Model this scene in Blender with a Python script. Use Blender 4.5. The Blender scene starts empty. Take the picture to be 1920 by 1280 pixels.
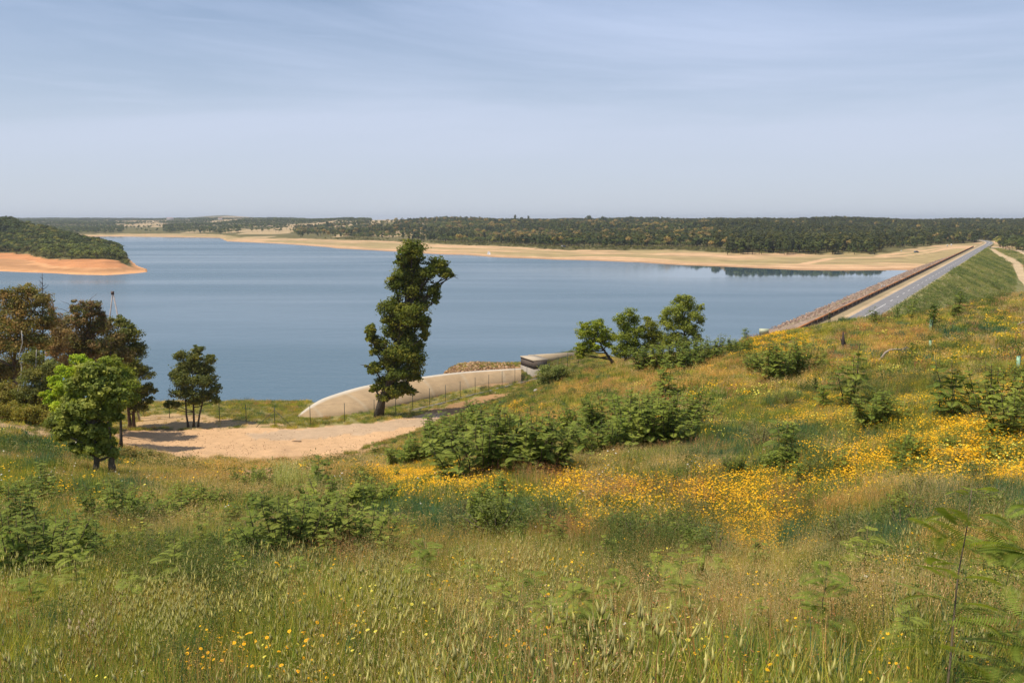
import bpy, math, random
import numpy as np
from mathutils import Vector
rng = np.random.default_rng(11)
random.seed(11)
R = math.radians

# ------------------------------------------------------------------ camera, sky, sun, exposure
F = 1663.0
PITCH = math.atan((640 - 412) / F)
CAM = np.array([0.0, 0.0, 38.0])
scene = bpy.context.scene
C = scene.collection
cd = bpy.data.cameras.new("camera")
cd.sensor_width = 36.0
cd.lens = 36.0 * F / 1920.0
cd.clip_start = 0.1
cd.clip_end = 60000
cam = bpy.data.objects.new("camera", cd)
C.objects.link(cam)
cam.location = CAM
cam.rotation_euler = (math.pi / 2 - PITCH, 0, 0)
scene.camera = cam

SUN_EL, SUN_AZ = R(60), R(-112)          # azimuth from +Y towards +X
world = bpy.data.worlds.new("World")
scene.world = world
world.use_nodes = True
wt = world.node_tree
wt.nodes.clear()
def N(t, kind, **kw):
    n = t.nodes.new(kind)
    for k, v in kw.items():
        setattr(n, k, v)
    return n
def ramp(t, src, stops, interp='LINEAR'):
    n = t.nodes.new('ShaderNodeValToRGB')
    n.color_ramp.interpolation = interp
    e = n.color_ramp.elements
    while len(e) > len(stops):
        e.remove(e[-1])
    while len(e) < len(stops):
        e.new(0.5)
    for el, (p, c) in zip(e, stops):
        el.position = p
        el.color = (c, c, c, 1) if isinstance(c, (int, float)) else (*c, 1)
    t.links.new(src, n.inputs[0])
    return n.outputs[0]
sky = N(wt, 'ShaderNodeTexSky', sky_type='NISHITA', sun_disc=False, sun_elevation=SUN_EL, sun_rotation=SUN_AZ)
sky.altitude = 0
sky.air_density = 1.0
sky.dust_density = 0.6
sky.ozone_density = 3.0
tc = N(wt, 'ShaderNodeTexCoord')
# thin cirrus veils: the view direction is projected on a high flat layer
sep = N(wt, 'ShaderNodeSeparateXYZ')
wt.links.new(tc.outputs['Generated'], sep.inputs[0])
zc = N(wt, 'ShaderNodeMath', operation='MAXIMUM'); zc.inputs[1].default_value = 0.0
wt.links.new(sep.outputs[2], zc.inputs[0])
za = N(wt, 'ShaderNodeMath', operation='ADD'); za.inputs[1].default_value = 0.07
wt.links.new(zc.outputs[0], za.inputs[0])
dx = N(wt, 'ShaderNodeMath', operation='DIVIDE'); dy = N(wt, 'ShaderNodeMath', operation='DIVIDE')
wt.links.new(sep.outputs[0], dx.inputs[0]); wt.links.new(za.outputs[0], dx.inputs[1])
wt.links.new(sep.outputs[1], dy.inputs[0]); wt.links.new(za.outputs[0], dy.inputs[1])
cmb = N(wt, 'ShaderNodeCombineXYZ')
wt.links.new(dx.outputs[0], cmb.inputs[0]); wt.links.new(dy.outputs[0], cmb.inputs[1])
def cloud(rot, sc, scale, detail, dist, stops):
    mp = N(wt, 'ShaderNodeMapping')
    mp.inputs['Rotation'].default_value = (0, R(rot), 0)
    mp.inputs['Scale'].default_value = sc
    wt.links.new(tc.outputs['Generated'], mp.inputs[0])
    nz = N(wt, 'ShaderNodeTexNoise')
    nz.inputs['Scale'].default_value = scale
    nz.inputs['Detail'].default_value = detail
    nz.inputs['Roughness'].default_value = .6
    nz.inputs['Distortion'].default_value = dist
    wt.links.new(mp.outputs[0], nz.inputs['Vector'])
    return ramp(wt, nz.outputs[0], stops)
c1 = cloud(13, (1.0, .8, 6.5), 1.1, 9, 0.5, [(0.42, 0.0), (0.70, 0.55)])
c2 = cloud(-17, (.8, .8, 15), 1.2, 10, 0.7, [(0.52, 0.0), (0.72, 0.46)])
mx = N(wt, 'ShaderNodeMath', operation='MAXIMUM')
wt.links.new(c1, mx.inputs[0]); wt.links.new(c2, mx.inputs[1])
low = N(wt, 'ShaderNodeMapRange'); low.inputs['From Min'].default_value = 0.0; low.inputs['From Max'].default_value = .30
low.inputs['To Min'].default_value = .85; low.inputs['To Max'].default_value = .24
low.interpolation_type = 'SMOOTHSTEP'
wt.links.new(sep.outputs[2], low.inputs[0])
fade = N(wt, 'ShaderNodeMapRange'); fade.inputs['From Min'].default_value = 0.02; fade.inputs['From Max'].default_value = .14
wt.links.new(sep.outputs[2], fade.inputs[0])
mf = N(wt, 'ShaderNodeMath', operation='MULTIPLY'); wt.links.new(mx.outputs[0], mf.inputs[0]); wt.links.new(fade.outputs[0], mf.inputs[1])
base = N(wt, 'ShaderNodeMath', operation='ADD'); base.use_clamp = True
wt.links.new(mf.outputs[0], base.inputs[0]); wt.links.new(low.outputs[0], base.inputs[1])
mixc = N(wt, 'ShaderNodeMix', data_type='RGBA')
wt.links.new(base.outputs[0], mixc.inputs[0])
wt.links.new(sky.outputs[0], mixc.inputs[6])
hz = N(wt, 'ShaderNodeMix', data_type='RGBA'); hr = N(wt, 'ShaderNodeMapRange'); hr.inputs['From Min'].default_value = 0.0; hr.inputs['From Max'].default_value = .22
wt.links.new(sep.outputs[2], hr.inputs[0]); wt.links.new(hr.outputs[0], hz.inputs[0])
hz.inputs[6].default_value = (6.7, 7.3, 8.3, 1); hz.inputs[7].default_value = (5.6, 6.75, 9.2, 1)
wt.links.new(hz.outputs[2], mixc.inputs[7])
bg = N(wt, 'ShaderNodeBackground'); bg.inputs[1].default_value = 0.096
wt.links.new(mixc.outputs[2], bg.inputs[0])
wo = N(wt, 'ShaderNodeOutputWorld')
wt.links.new(bg.outputs[0], wo.inputs[0])

sd = bpy.data.lights.new("sun", 'SUN')
sd.energy = 5.0
sd.angle = R(0.53)
sd.color = (1.0, 0.89, 0.72)
sun = bpy.data.objects.new("sun", sd)
C.objects.link(sun)
sdir = Vector((math.sin(SUN_AZ) * math.cos(SUN_EL), math.cos(SUN_AZ) * math.cos(SUN_EL), math.sin(SUN_EL)))
sun.rotation_euler = sdir.to_track_quat('Z', 'Y').to_euler()
sun.location = (0, 0, 200)
vs = scene.view_settings
vs.view_transform = 'Standard'; vs.look = 'None'; vs.gamma = 1; vs.exposure = 0.0
vs.use_curve_mapping = False
scene.cycles.max_bounces = 6
scene.cycles.transparent_max_bounces = 8
scene.cycles.volume_bounces = 0

# ------------------------------------------------------------------ small maths
cp, sp = math.cos(PITCH), math.sin(PITCH)
def ray(px, py):
    x = (np.asarray(px, float) - 960) / F; y = -(np.asarray(py, float) - 640) / F
    return np.stack([x, cp + y * sp, -sp + y * cp], -1)
def at_y(px, py, Y):
    d = ray(px, py); return CAM + d * (np.asarray(Y) / d[..., 1])[..., None]
def at_z(px, py, z):
    d = ray(px, py); return CAM + d * ((z - CAM[2]) / d[..., 2])[..., None]
def project(X, Y, Z):
    w = Z - CAM[2]
    dep = Y * cp - w * sp; up = Y * sp + w * cp
    dep = np.where(np.abs(dep) < .05, .05, dep)
    return 960 + F * X / dep, 640 - F * up / dep
def h2(ix, iy, seed):
    n = (ix.astype(np.int64) * 374761393 + iy.astype(np.int64) * 668265263 + seed * 1442695041) & 0xffffffff
    n = ((n ^ (n >> 13)) * 1274126177) & 0xffffffff
    return ((n ^ (n >> 16)) & 0xffff) / 65535.0
def vnoise(x, y, seed=0):
    x = np.asarray(x, float); y = np.asarray(y, float)
    ix = np.floor(x); iy = np.floor(y); fx = x - ix; fy = y - iy
    fx = fx * fx * (3 - 2 * fx); fy = fy * fy * (3 - 2 * fy)
    a = h2(ix, iy, seed); b = h2(ix + 1, iy, seed); c = h2(ix, iy + 1, seed); d = h2(ix + 1, iy + 1, seed)
    return (a * (1 - fx) + b * fx) * (1 - fy) + (c * (1 - fx) + d * fx) * fy
def fbm(x, y, seed=0, o=4):
    s = 0; a = .5; t = 0
    for k in range(o):
        s = s + a * vnoise(x * 2 ** k, y * 2 ** k, seed + k * 7); t += a; a *= .5
    return s / t
def sstep(a, b, x):
    t = np.clip((x - a) / (b - a), 0, 1); return t * t * (3 - 2 * t)
def inpoly(px, py, poly):
    r = np.zeros(np.shape(px), bool); n = len(poly)
    for i in range(n):
        x0, y0 = poly[i]; x1, y1 = poly[(i + 1) % n]
        if y0 == y1: continue
        c = ((y0 > py) != (y1 > py)) & (px < (x1 - x0) * (py - y0) / (y1 - y0) + x0)
        r ^= c
    return r

# ------------------------------------------------------------------ terrain height
ctl = []
def cy(px, py, Y):
    ctl.append(at_y(px, py, Y))
def cz(px, py, z):
    ctl.append(at_z(px, py, z))
def cyz(px, Y, z):
    ctl.append(np.array([(px - 960) / F * Y, Y, z]))
for x, Y in ((-400, 5.8), (0, 5.8), (480, 5.7), (960, 5.6), (1440, 5.3), (1920, 5.0), (2300, 5.0)):
    cy(x, 1285, Y)
for x, y, Y in ((-400, 1090, 12), (0, 1100, 12), (500, 1100, 12), (960, 1100, 11.6), (1440, 1100, 11), (1920, 1090, 10), (2300, 1080, 10),
                (-400, 950, 19), (0, 975, 19), (500, 985, 19), (960, 985, 18), (1440, 980, 17), (1920, 960, 15), (2300, 940, 15),
                (-400, 850, 35), (0, 885, 30), (180, 895, 45), (0, 830, 55), (-400, 780, 62), (0, 795, 78), (100, 812, 80), (-400, 740, 100),
                (1920, 880, 20), (1920, 790, 28), (1920, 700, 42), (1920, 620, 62), (1920, 560, 84),
                (2300, 850, 17), (2300, 700, 35), (2300, 560, 70), (2300, 500, 110),
                (1700, 890, 21), (1700, 800, 29), (1700, 700, 48), (1700, 640, 68), (1700, 603, 86),
                (1500, 890, 22), (1500, 800, 34), (1500, 710, 56), (1500, 650, 80), (1500, 621, 98),
                (1300, 890, 25), (1300, 800, 40), (1300, 730, 62), (1300, 690, 84), (1300, 670, 102),
                (1100, 890, 28), (1100, 810, 49), (1100, 740, 80), (1100, 700, 110), (1040, 716, 128),
                (900, 900, 31), (900, 855, 46), (900, 800, 78), (900, 768, 112),
                (700, 905, 38), (700, 885, 52), (700, 860, 80),
                (500, 905, 42), (500, 885, 62), (300, 890, 50), (300, 870, 75), (200, 850, 85),
                (720, 850, 100), (820, 810, 100), (1180, 678, 104), (1250, 668, 103), (1350, 660, 102), (1400, 644, 101), (1450, 630, 100), (1600, 608, 92)):
    cy(x, y, Y)
for x, y in ((250, 800), (330, 850), (240, 770), (400, 850), (400, 785), (515, 855), (515, 800), (620, 848), (650, 790), (715, 785),
             (720, 822), (800, 770), (825, 785), (900, 745), (975, 716), (600, 783), (850, 738), (1000, 712), (90, 775), (-300, 770)):
    cz(x, y, 10.0)
for x in (-300, 100, 300, 450, 600, 750):
    cyz(x, 138, 9.3); cyz(x, 165, 1.5); cyz(x, 195, -5)
for x, z1 in ((850, 10.6), (960, 11.2)):
    cyz(x, 166, z1); cyz(x, 178, 6); cyz(x, 205, -4)
cyz(1030, 163, 12.0); cyz(1075, 166, 12.7); cyz(1075, 174, 12.0); cyz(1075, 200, 0)
cyz(1200, 150, 13.5); cyz(1200, 200, -1)
cyz(1300, 125, 17); cyz(1300, 165, 8); cyz(1300, 205, -4)
cyz(1500, 120, 20); cyz(1500, 165, 6); cyz(1500, 210, -4)
cyz(1700, 110, 24); cyz(1700, 160, 6); cyz(1700, 220, -6)
cyz(1920, 120, 24); cyz(1920, 170, 6); cyz(1920, 230, -6)
cyz(2300, 160, 26); cyz(2300, 230, 6)
for x in (-500, 200, 960, 1700, 2400):
    ctl.append(np.array([(x - 960) / F * 3, -1.0, 36.35])); ctl.append(np.array([(x - 960) / F * 3, -5.0, 37.2]))
ctl = np.array(ctl)
def feat(X, Y):
    q = np.maximum(Y + 7, .5)
    return np.stack([2.2 * X / q, 1.25 * np.log(q)], -1)
def kern(r2):
    return np.where(r2 > 1e-12, r2 * np.log(r2 + 1e-12), 0)
A = feat(ctl[:, 0], ctl[:, 1]); vals = (38 - ctl[:, 2]) / (ctl[:, 1] + 7)
K = kern(((A[:, None] - A[None]) ** 2).sum(-1)) + np.eye(len(A)) * 2e-3
Pm = np.c_[np.ones(len(A)), A]
S = np.zeros((len(A) + 3,) * 2); S[:len(A), :len(A)] = K; S[:len(A), len(A):] = Pm; S[len(A):, :len(A)] = Pm.T
W = np.linalg.solve(S, np.r_[vals, 0, 0, 0])
def near_z(X, Y):
    X = np.atleast_1d(X).astype(float); Y = np.atleast_1d(Y).astype(float)
    out = np.empty(X.size); Xf = X.ravel(); Yf = Y.ravel()
    for i in range(0, X.size, 40000):
        f = feat(Xf[i:i + 40000], Yf[i:i + 40000])
        k = kern(((f[:, None] - A[None]) ** 2).sum(-1))
        v = k @ W[:len(A)] + W[len(A)] + f @ W[len(A) + 1:]
        out[i:i + 40000] = 38 - v * (Yf[i:i + 40000] + 7)
    z = out.reshape(X.shape)
    return z + ((fbm(X / 5, Y / 5, 3) - .5) * .6 + np.clip(fbm(X / 2.6, Y / 2.6, 9, 2) - .52, 0, 1) * 1.3) * sstep(9, 24, Y) * (1 - sstep(100, 118, Y)) * (1 - .0) + (fbm(X / 1.2, Y / 1.2, 5, 2) - .5) * .14

# the dam axis: direction from the vanishing point, reference on the road's left edge
AX = ray(1931, 412.5)[:2]; AX = AX / np.linalg.norm(AX)
NX = np.array([-AX[1], AX[0]])                       # towards the water
CREST = 8.0
P0 = at_z(1608, 586, CREST)[:2]
def dam_st(X, Y):
    dxx = X - P0[0]; dyy = Y - P0[1]
    return dxx * AX[0] + dyy * AX[1], dxx * NX[0] + dyy * NX[1]
s_end = dam_st(*at_z(1834, 463.5, CREST)[:2])[0]

shore = np.array([(-900, 446), (0, 446), (217, 443.3), (350, 445), (425, 446), (437, 452.7), (540, 457.3), (620, 463.3), (640, 466), (740, 471.7),
                  (827, 476.7), (873, 478.3), (940, 482.7), (1050, 486.7), (1187, 491.7), (1273, 497.3), (1370, 501), (1447, 504), (1493, 506.7), (1600, 507.8), (1700, 507), (1760, 500), (2700, 500)], float)
edge = np.array([(-900, 441), (0, 441), (217, 439), (350, 438), (425, 440), (467, 446), (640, 449.3), (740, 452.7), (840, 459), (940, 461.7), (1000, 466),
                 (1073, 470), (1273, 470.7), (1320, 471.7), (1363, 476.2), (1640, 476.2), (1690, 468), (1740, 464), (1800, 461.7), (1850, 456), (2700, 452)], float)
def zy(z, y):
    return at_z(np.full(np.shape(y), 960.), y, z)[..., 1]
def pxa(X, Y):
    return 960 + F * X / (np.maximum(Y, 1) / cp * 1.0) * .992
pen = np.array([  # px, Y: shore, sand top, z sand, ridge Y, ridge z, back shore
    (-900, 600, 700, 5, 1250, 42, 1500), (0, 668, 900, 5, 1200, 32, 1420), (60, 650, 860, 5, 1150, 30, 1400), (110, 640, 740, 6, 1130, 22, 1380), (160, 622, 700, 7.5, 1080, 15, 1350),
    (213, 615, 690, 7.5, 1000, 9, 1330), (240, 625, 690, 6, 900, 5, 1310), (252, 630, 680, 3, 760, 3, 900), (270, 638, 660, 1.6, 690, 1.2, 740), (292, 655, 664, .3, 668, .2, 676), (300, 660, 665, -3, 668, -3, 672), (2800, 660, 665, -5, 668, -5, 672)], float)
def far_z(X, Y):
    px = pxa(X, Y)
    Ys = zy(0.0, np.interp(px, shore[:, 0], shore[:, 1])) + (fbm(X / 40, Y / 60, 21) - .5) * 24
    Ye = zy(4.0, np.interp(px, edge[:, 0], edge[:, 1]))
    Ye = np.maximum(Ye, Ys + 30)
    zr = np.interp(px, [-900, 300, 420, 560, 700, 900, 1300, 1700, 1900, 2700], [38, 37, 40, 37, 31, 32, 32, 29, 31, 34])
    Yr = np.interp(px, [-900, 430, 600, 760, 1000, 1800, 2700], [5200, 5000, 4200, 2500, 2300, 2500, 2600])
    z = np.where(Y < Ys, (Y - Ys) * .06, 4 * np.clip((Y - Ys) / (Ye - Ys), 0, 1) ** .8)
    z = np.maximum(z, -6)
    t = np.clip((Y - Ye) / (Yr - Ye), 0, 1)
    rise = np.where(t < 1, t ** .75, 1)
    amp = sstep(0, .25, t)
    z = np.where(Y > Ye, 4 + (zr - 4) * rise + amp * (fbm(X / 200, Y / 420, 31) - .5) * 20 + amp * (fbm(X / 700, Y / 1100, 33, 2) - .5) * 16, z)
    z = z + np.where(Y > 6500, 34 * np.exp(-((px - 430) / 75) ** 2) * sstep(6500, 8500, Y), 0)
    # plateau for the road and the track beyond the far end of the dam
    w = sstep(1655, 1760, px) * sstep(700, 860, Y) * (1 - sstep(1350, 1650, Y))
    z = z * (1 - w) + (6.9 + sstep(1000, 1500, Y) * 2) * w
    # peninsula on the left
    a = [np.interp(px, pen[:, 0], pen[:, k]) for k in range(1, 7)]
    b = np.where(Y < a[0], (Y - a[0]) * .07, np.where(Y < a[1], a[2] * np.clip((Y - a[0]) / (a[1] - a[0]), 0, 1) ** .75,
        np.where(Y < a[3], a[2] + (a[4] - a[2]) * np.clip((Y - a[1]) / (a[3] - a[1]), 0, 1), a[4] * (1 - np.clip((Y - a[3]) / (a[5] - a[3]), 0, 1.2)))))
    b = b + (fbm(X / 50, Y / 60, 41) - .5) * np.clip(b, 0, 3)
    b = b + ((fbm(X / 85, Y / 110, 43) - .5) * 1.1 + (fbm(X / 30, Y / 40, 44) - .5) * .4) * np.clip(b - 4, 0, 13)
    b = np.where((a[4] <= 0) | (px > 300), -6, b)
    z = np.maximum(z, np.maximum(b, -6))
    # valley downstream of the dam
    s, t = dam_st(X, Y)
    v = np.interp(s + P0[1] * 0, [0, 360, 560, 690, 760, 900], [-7.5, -7, -3, 3, 7, 7.5]) + np.clip(-t - 60, 0, 400) * .012 + (fbm(X / 60, Y / 60, 51) - .5) * 1.5
    z = np.where((t < 0) & (s < 760), v, z)
    return z
def ground(X, Y):
    X = np.atleast_1d(np.asarray(X, float)); Y = np.atleast_1d(np.asarray(Y, float))
    w = sstep(205, 250, Y)
    z = np.zeros(X.shape)
    m = w < 1
    if m.any(): z[m] += near_z(X[m], Y[m]) * (1 - w[m])
    m = w > 0
    if m.any(): z[m] += far_z(X[m], Y[m]) * w[m]
    return z
def hit(px, py, lo=2.0, hi=3500.0):
    """first point of the ground seen through a pixel"""
    d = ray(px, py); Ys = np.geomspace(lo, hi, 1600); P = CAM + d * (Ys / d[1])[:, None]
    g = ground(P[:, 0], P[:, 1]); k = np.nonzero(P[:, 2] <= g)[0]
    if len(k) == 0: k = [len(Ys) - 1]
    k = k[0]; a = Ys[max(k - 1, 0)]; b = Ys[k]
    for _ in range(12):
        m = (a + b) / 2; p = CAM + d * (m / d[1])
        if p[2] <= ground(p[0], p[1])[0]: b = m
        else: a = m
    p = CAM + d * (b / d[1]); p[2] = ground(p[0], p[1])[0]
    return p

# ------------------------------------------------------------------ mesh tools
class MB:
    def __init__(s): s.v = []; s.f = []; s.c = []; s.n = 0
    def add(s, v, f, c):
        v = np.asarray(v, float).reshape(-1, 3)
        if len(v) == 0: return
        c = np.asarray(c, float)
        if c.ndim == 1: c = np.tile(c, (len(v), 1))
        for ff in (f if isinstance(f, list) else [f]):
            ff = np.asarray(ff, int)
            if len(ff): s.f.append(ff + s.n)
        s.v.append(v); s.c.append(c); s.n += len(v)
    def box(s, c, d, col, rz=0, taper=1.0):
        x, y, z = np.array(d) / 2
        v = np.array([(-x, -y, -z), (x, -y, -z), (x, y, -z), (-x, y, -z), (-x * taper, -y * taper, z), (x * taper, -y * taper, z), (x * taper, y * taper, z), (-x * taper, y * taper, z)])
        ca, sa = math.cos(rz), math.sin(rz)
        v = np.c_[v[:, 0] * ca - v[:, 1] * sa, v[:, 0] * sa + v[:, 1] * ca, v[:, 2]] + np.array(c)
        s.add(v, [(0, 3, 2, 1), (4, 5, 6, 7), (0, 1, 5, 4), (1, 2, 6, 5), (2, 3, 7, 6), (3, 0, 4, 7)], col)
    def tube(s, P, r, col, n=6):
        P = np.asarray(P, float); m = len(P); r = np.broadcast_to(np.asarray(r, float), (m,))
        T = np.gradient(P, axis=0); T /= np.linalg.norm(T, axis=1)[:, None] + 1e-9
        ref = np.array([0, 0, 1.]) if abs(T[0, 2]) < .9 else np.array([1., 0, 0])
        U = np.cross(T, ref); U /= np.linalg.norm(U, axis=1)[:, None] + 1e-9
        V = np.cross(T, U)
        a = np.arange(n) * 2 * math.pi / n
        v = P[:, None] + (np.cos(a)[None, :, None] * U[:, None] + np.sin(a)[None, :, None] * V[:, None]) * r[:, None, None]
        i = np.arange(m - 1)[:, None] * n; j = np.arange(n)[None]; k = (j + 1) % n
        f = np.stack([i + j, i + k, i + n + k, i + n + j], -1).reshape(-1, 4)
        cap = [tuple(range(n))[::-1], tuple(range((m - 1) * n, m * n))]
        s.add(v.reshape(-1, 3), [f, np.array([cap[0]]), np.array([cap[1]])], col)
    def leaves(s, Pc, size, col, nrm=None, asp=.6, jit=.9):
        """rhombic leaf faces; Pc Nx3, col Nx3"""
        Pc = np.asarray(Pc, float); n = len(Pc)
        if n == 0: return
        size = np.broadcast_to(np.asarray(size, float), (n,))
        q = rng.normal(size=(n, 3)); q /= np.linalg.norm(q, axis=1)[:, None]
        if nrm is not None: q = nrm + q * jit; q /= np.linalg.norm(q, axis=1)[:, None] + 1e-9
        t = rng.normal(size=(n, 3)); u = np.cross(q, t); u /= np.linalg.norm(u, axis=1)[:, None] + 1e-9
        w = np.cross(q, u)
        u = u * size[:, None] * .5; w = w * size[:, None] * .5 * asp
        v = np.stack([Pc - u, Pc - w + u * .1, Pc + u, Pc + w + u * .1], 1).reshape(-1, 3)
        f = np.arange(n * 4).reshape(-1, 4)
        s.add(v, f, np.repeat(np.broadcast_to(col, (n, 3)), 4, 0))
    def mesh(s, name, mat, smooth=False):
        me = bpy.data.meshes.new(name)
        v = np.concatenate(s.v); me.vertices.add(len(v)); me.vertices.foreach_set('co', v.astype(np.float32).ravel())
        starts = []; tot = []; loops = []; o = 0
        for f in s.f:
            if f.ndim == 1: f = f[None]
            k = f.shape[1]
            loops.append(f.ravel()); starts.append(o + np.arange(len(f)) * k); tot.append(np.full(len(f), k)); o += f.size
        loops = np.concatenate(loops); starts = np.concatenate(starts)
        me.loops.add(len(loops)); me.loops.foreach_set('vertex_index', loops.astype(np.int32))
        me.polygons.add(len(starts)); me.polygons.foreach_set('loop_start', starts.astype(np.int32))
        me.update(calc_edges=True)
        if smooth: me.polygons.foreach_set('use_smooth', np.ones(len(starts), bool))
        a = me.attributes.new('Col', 'FLOAT_COLOR', 'POINT')
        c = np.concatenate(s.c); a.data.foreach_set('color', np.c_[c, np.ones(len(c))].astype(np.float32).ravel())
        me.materials.append(mat)
        me.validate()
        return me
    def build(s, name, mat, parent=None, smooth=False, loc=None):
        o = bpy.data.objects.new(name, s.mesh(name, mat, smooth)); C.objects.link(o)
        if parent is not None: o.parent = parent
        if loc is not None: o.location = loc
        return o
def tag(o, label=None, cat=None, group=None, kind=None):
    if label: o['label'] = label
    if cat: o['category'] = cat
    if group: o['group'] = group
    if kind: o['kind'] = kind
    return o
def empty(name, loc, label, cat, group=None):
    o = bpy.data.objects.new(name, None); C.objects.link(o); o.location = loc; o.empty_display_size = .3
    return tag(o, label, cat, group)
def copy_thing(o, loc, rz, sc, label=None):
    r = o.copy(); C.objects.link(r); r.location = loc; r.rotation_euler = (0, 0, rz); r.scale = (sc, sc, sc) if np.isscalar(sc) else sc
    if label: r['label'] = label
    for ch in list(o.children):
        c = ch.copy(); C.objects.link(c); c.parent = r
        for g in list(ch.children):
            d = g.copy(); C.objects.link(d); d.parent = c
    return r

# ------------------------------------------------------------------ materials
def mat_base(name, rough=.9, spec=.2):
    m = bpy.data.materials.new(name); m.use_nodes = True; t = m.node_tree
    p = t.nodes['Principled BSDF']; p.inputs['Roughness'].default_value = rough
    p.inputs['Specular IOR Level'].default_value = spec
    return m, t, p
def noise(t, scale, detail=4, vec=None, dist=0):
    n = t.nodes.new('ShaderNodeTexNoise'); n.inputs['Scale'].default_value = scale; n.inputs['Detail'].default_value = detail
    n.inputs['Distortion'].default_value = dist
    if vec is not None: t.links.new(vec, n.inputs['Vector'])
    return n.outputs[0]
def mul(t, a, b, fac=1.0, mode='MULTIPLY'):
    n = t.nodes.new('ShaderNodeMix'); n.data_type = 'RGBA'; n.blend_type = mode; n.inputs[0].default_value = fac
    for i, x in ((6, a), (7, b)):
        if isinstance(x, tuple): n.inputs[i].default_value = (*x, 1)
        else: t.links.new(x, n.inputs[i])
    return n.outputs[2]
def attr(t, name):
    n = t.nodes.new('ShaderNodeAttribute'); n.attribute_name = name; return n.outputs['Color']
def objco(t):
    return t.nodes.new('ShaderNodeTexCoord').outputs['Object']
def bump(t, p, h, strength, dist=.05):
    b = t.nodes.new('ShaderNodeBump'); b.inputs['Strength'].default_value = strength; b.inputs['Distance'].default_value = dist
    t.links.new(h, b.inputs['Height']); t.links.new(b.outputs[0], p.inputs['Normal'])
def foliage_mat(name, trans=.3, var=.25, rough=.75):
    m, t, p = mat_base(name, rough, .25)
    oi = t.nodes.new('ShaderNodeObjectInfo')
    r1 = ramp(t, oi.outputs['Random'], [(0, (1 - var, 1 - var, 1 - var)), (.5, (1, 1, 1)), (1, (1 + var, 1 + var * .75, 1 - var * .2))])
    col = mul(t, attr(t, 'Col'), r1)
    t.links.new(col, p.inputs['Base Color'])
    tr = t.nodes.new('ShaderNodeBsdfTranslucent')
    c2 = mul(t, col, (1.25, 1.3, .6)); t.links.new(c2, tr.inputs['Color'])
    mx = t.nodes.new('ShaderNodeMixShader'); mx.inputs[0].default_value = trans
    t.links.new(p.outputs[0], mx.inputs[1]); t.links.new(tr.outputs[0], mx.inputs[2])
    t.links.new(mx.outputs[0], t.nodes['Material Output'].inputs['Surface'])
    return m
def solid_mat(name, rough=.85, nscale=6, amt=.35, bstr=.4, spec=.2, bd=.02):
    m, t, p = mat_base(name, rough, spec)
    co = objco(t); n1 = noise(t, nscale, 6, co); n2 = noise(t, nscale * .13, 4, co)
    g1 = ramp(t, n1, [(.25, 1 - amt), (.75, 1 + amt * .6)]); g2 = ramp(t, n2, [(.3, 1 - amt * .7), (.7, 1 + amt * .4)])
    t.links.new(mul(t, mul(t, attr(t, 'Col'), g1), g2), p.inputs['Base Color'])
    bump(t, p, n1, bstr, bd)
    return m
M_leaf = foliage_mat('leaf', .36, .12)
M_farleaf = foliage_mat('far_leaf', .2, .34)
M_meadow = foliage_mat('meadow_blade', .38, .28)
M_petal = foliage_mat('petal', .2, .08)
M_bark = solid_mat('bark', .95, 9, .45, .7)
M_wood = solid_mat('weathered_wood', .9, 14, .3, .5)
M_conc = solid_mat('concrete', .9, 1.2, .12, .25)
M_metal = solid_mat('painted_metal', .6, 5, .15, .1, .4)
M_rust = solid_mat('rusty_steel', .8, 3, .35, .3)
M_stone = solid_mat('stone', .95, 1.5, .5, .8, .1, .1)
M_plastic = solid_mat('plastic', .5, 6, .08, .05, .4)
M_carpaint = solid_mat('car_paint', .3, 2, .05, .0, .5)

m, t, p = mat_base('ground_soil', .97, .08); M_ground = m
co = objco(t)
nA = noise(t, .9, 8, co); nB = noise(t, .07, 6, co); nC = noise(t, 7, 5, co)
c = mul(t, mul(t, mul(t, attr(t, 'Col'), ramp(t, nA, [(.3, .90), (.7, 1.08)])), ramp(t, nB, [(.3, .86), (.7, 1.12)])), ramp(t, nC, [(.3, .88), (.7, 1.1)]))
t.links.new(c, p.inputs['Base Color']); bump(t, p, nA, .3, .1)

# water
m, t, p = mat_base('lake_water', .08, .5); M_water = m
p.inputs['Base Color'].default_value = (.07, .125, .16, 1); p.inputs['IOR'].default_value = 1.33
calm = attr(t, 'Col')
geo = t.nodes.new('ShaderNodeNewGeometry').outputs['Position']
mp = t.nodes.new('ShaderNodeMapping'); mp.inputs['Scale'].default_value = (.55, 1.0, 1); t.links.new(geo, mp.inputs[0])
w1 = noise(t, 1.1, 3, mp.outputs[0], .4); w2 = noise(t, .22, 3, mp.outputs[0], .3)
mp2 = t.nodes.new('ShaderNodeMapping'); mp2.inputs['Scale'].default_value = (.0016, .0085, 1); mp2.inputs['Rotation'].default_value = (0, 0, R(4)); t.links.new(geo, mp2.inputs[0])
wind = ramp(t, noise(t, 1.0, 5, mp2.outputs[0], .6), [(.35, .5), (.65, 1.0)])
addn = t.nodes.new('ShaderNodeMath'); addn.operation = 'MULTIPLY_ADD'; t.links.new(w2, addn.inputs[0]); addn.inputs[1].default_value = 2.2; t.links.new(w1, addn.inputs[2])
st = t.nodes.new('ShaderNodeMath'); st.operation = 'MULTIPLY'; t.links.new(wind, st.inputs[0]); t.links.new(calm, st.inputs[1])
b = t.nodes.new('ShaderNodeBump'); b.inputs['Distance'].default_value = .05; t.links.new(addn.outputs[0], b.inputs['Height']); t.links.new(st.outputs[0], b.inputs['Strength'])
t.links.new(b.outputs[0], p.inputs['Normal'])
rr = t.nodes.new('ShaderNodeMath'); rr.operation = 'MULTIPLY_ADD'; t.links.new(st.outputs[0], rr.inputs[0]); rr.inputs[1].default_value = .27; rr.inputs[2].default_value = .025
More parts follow.
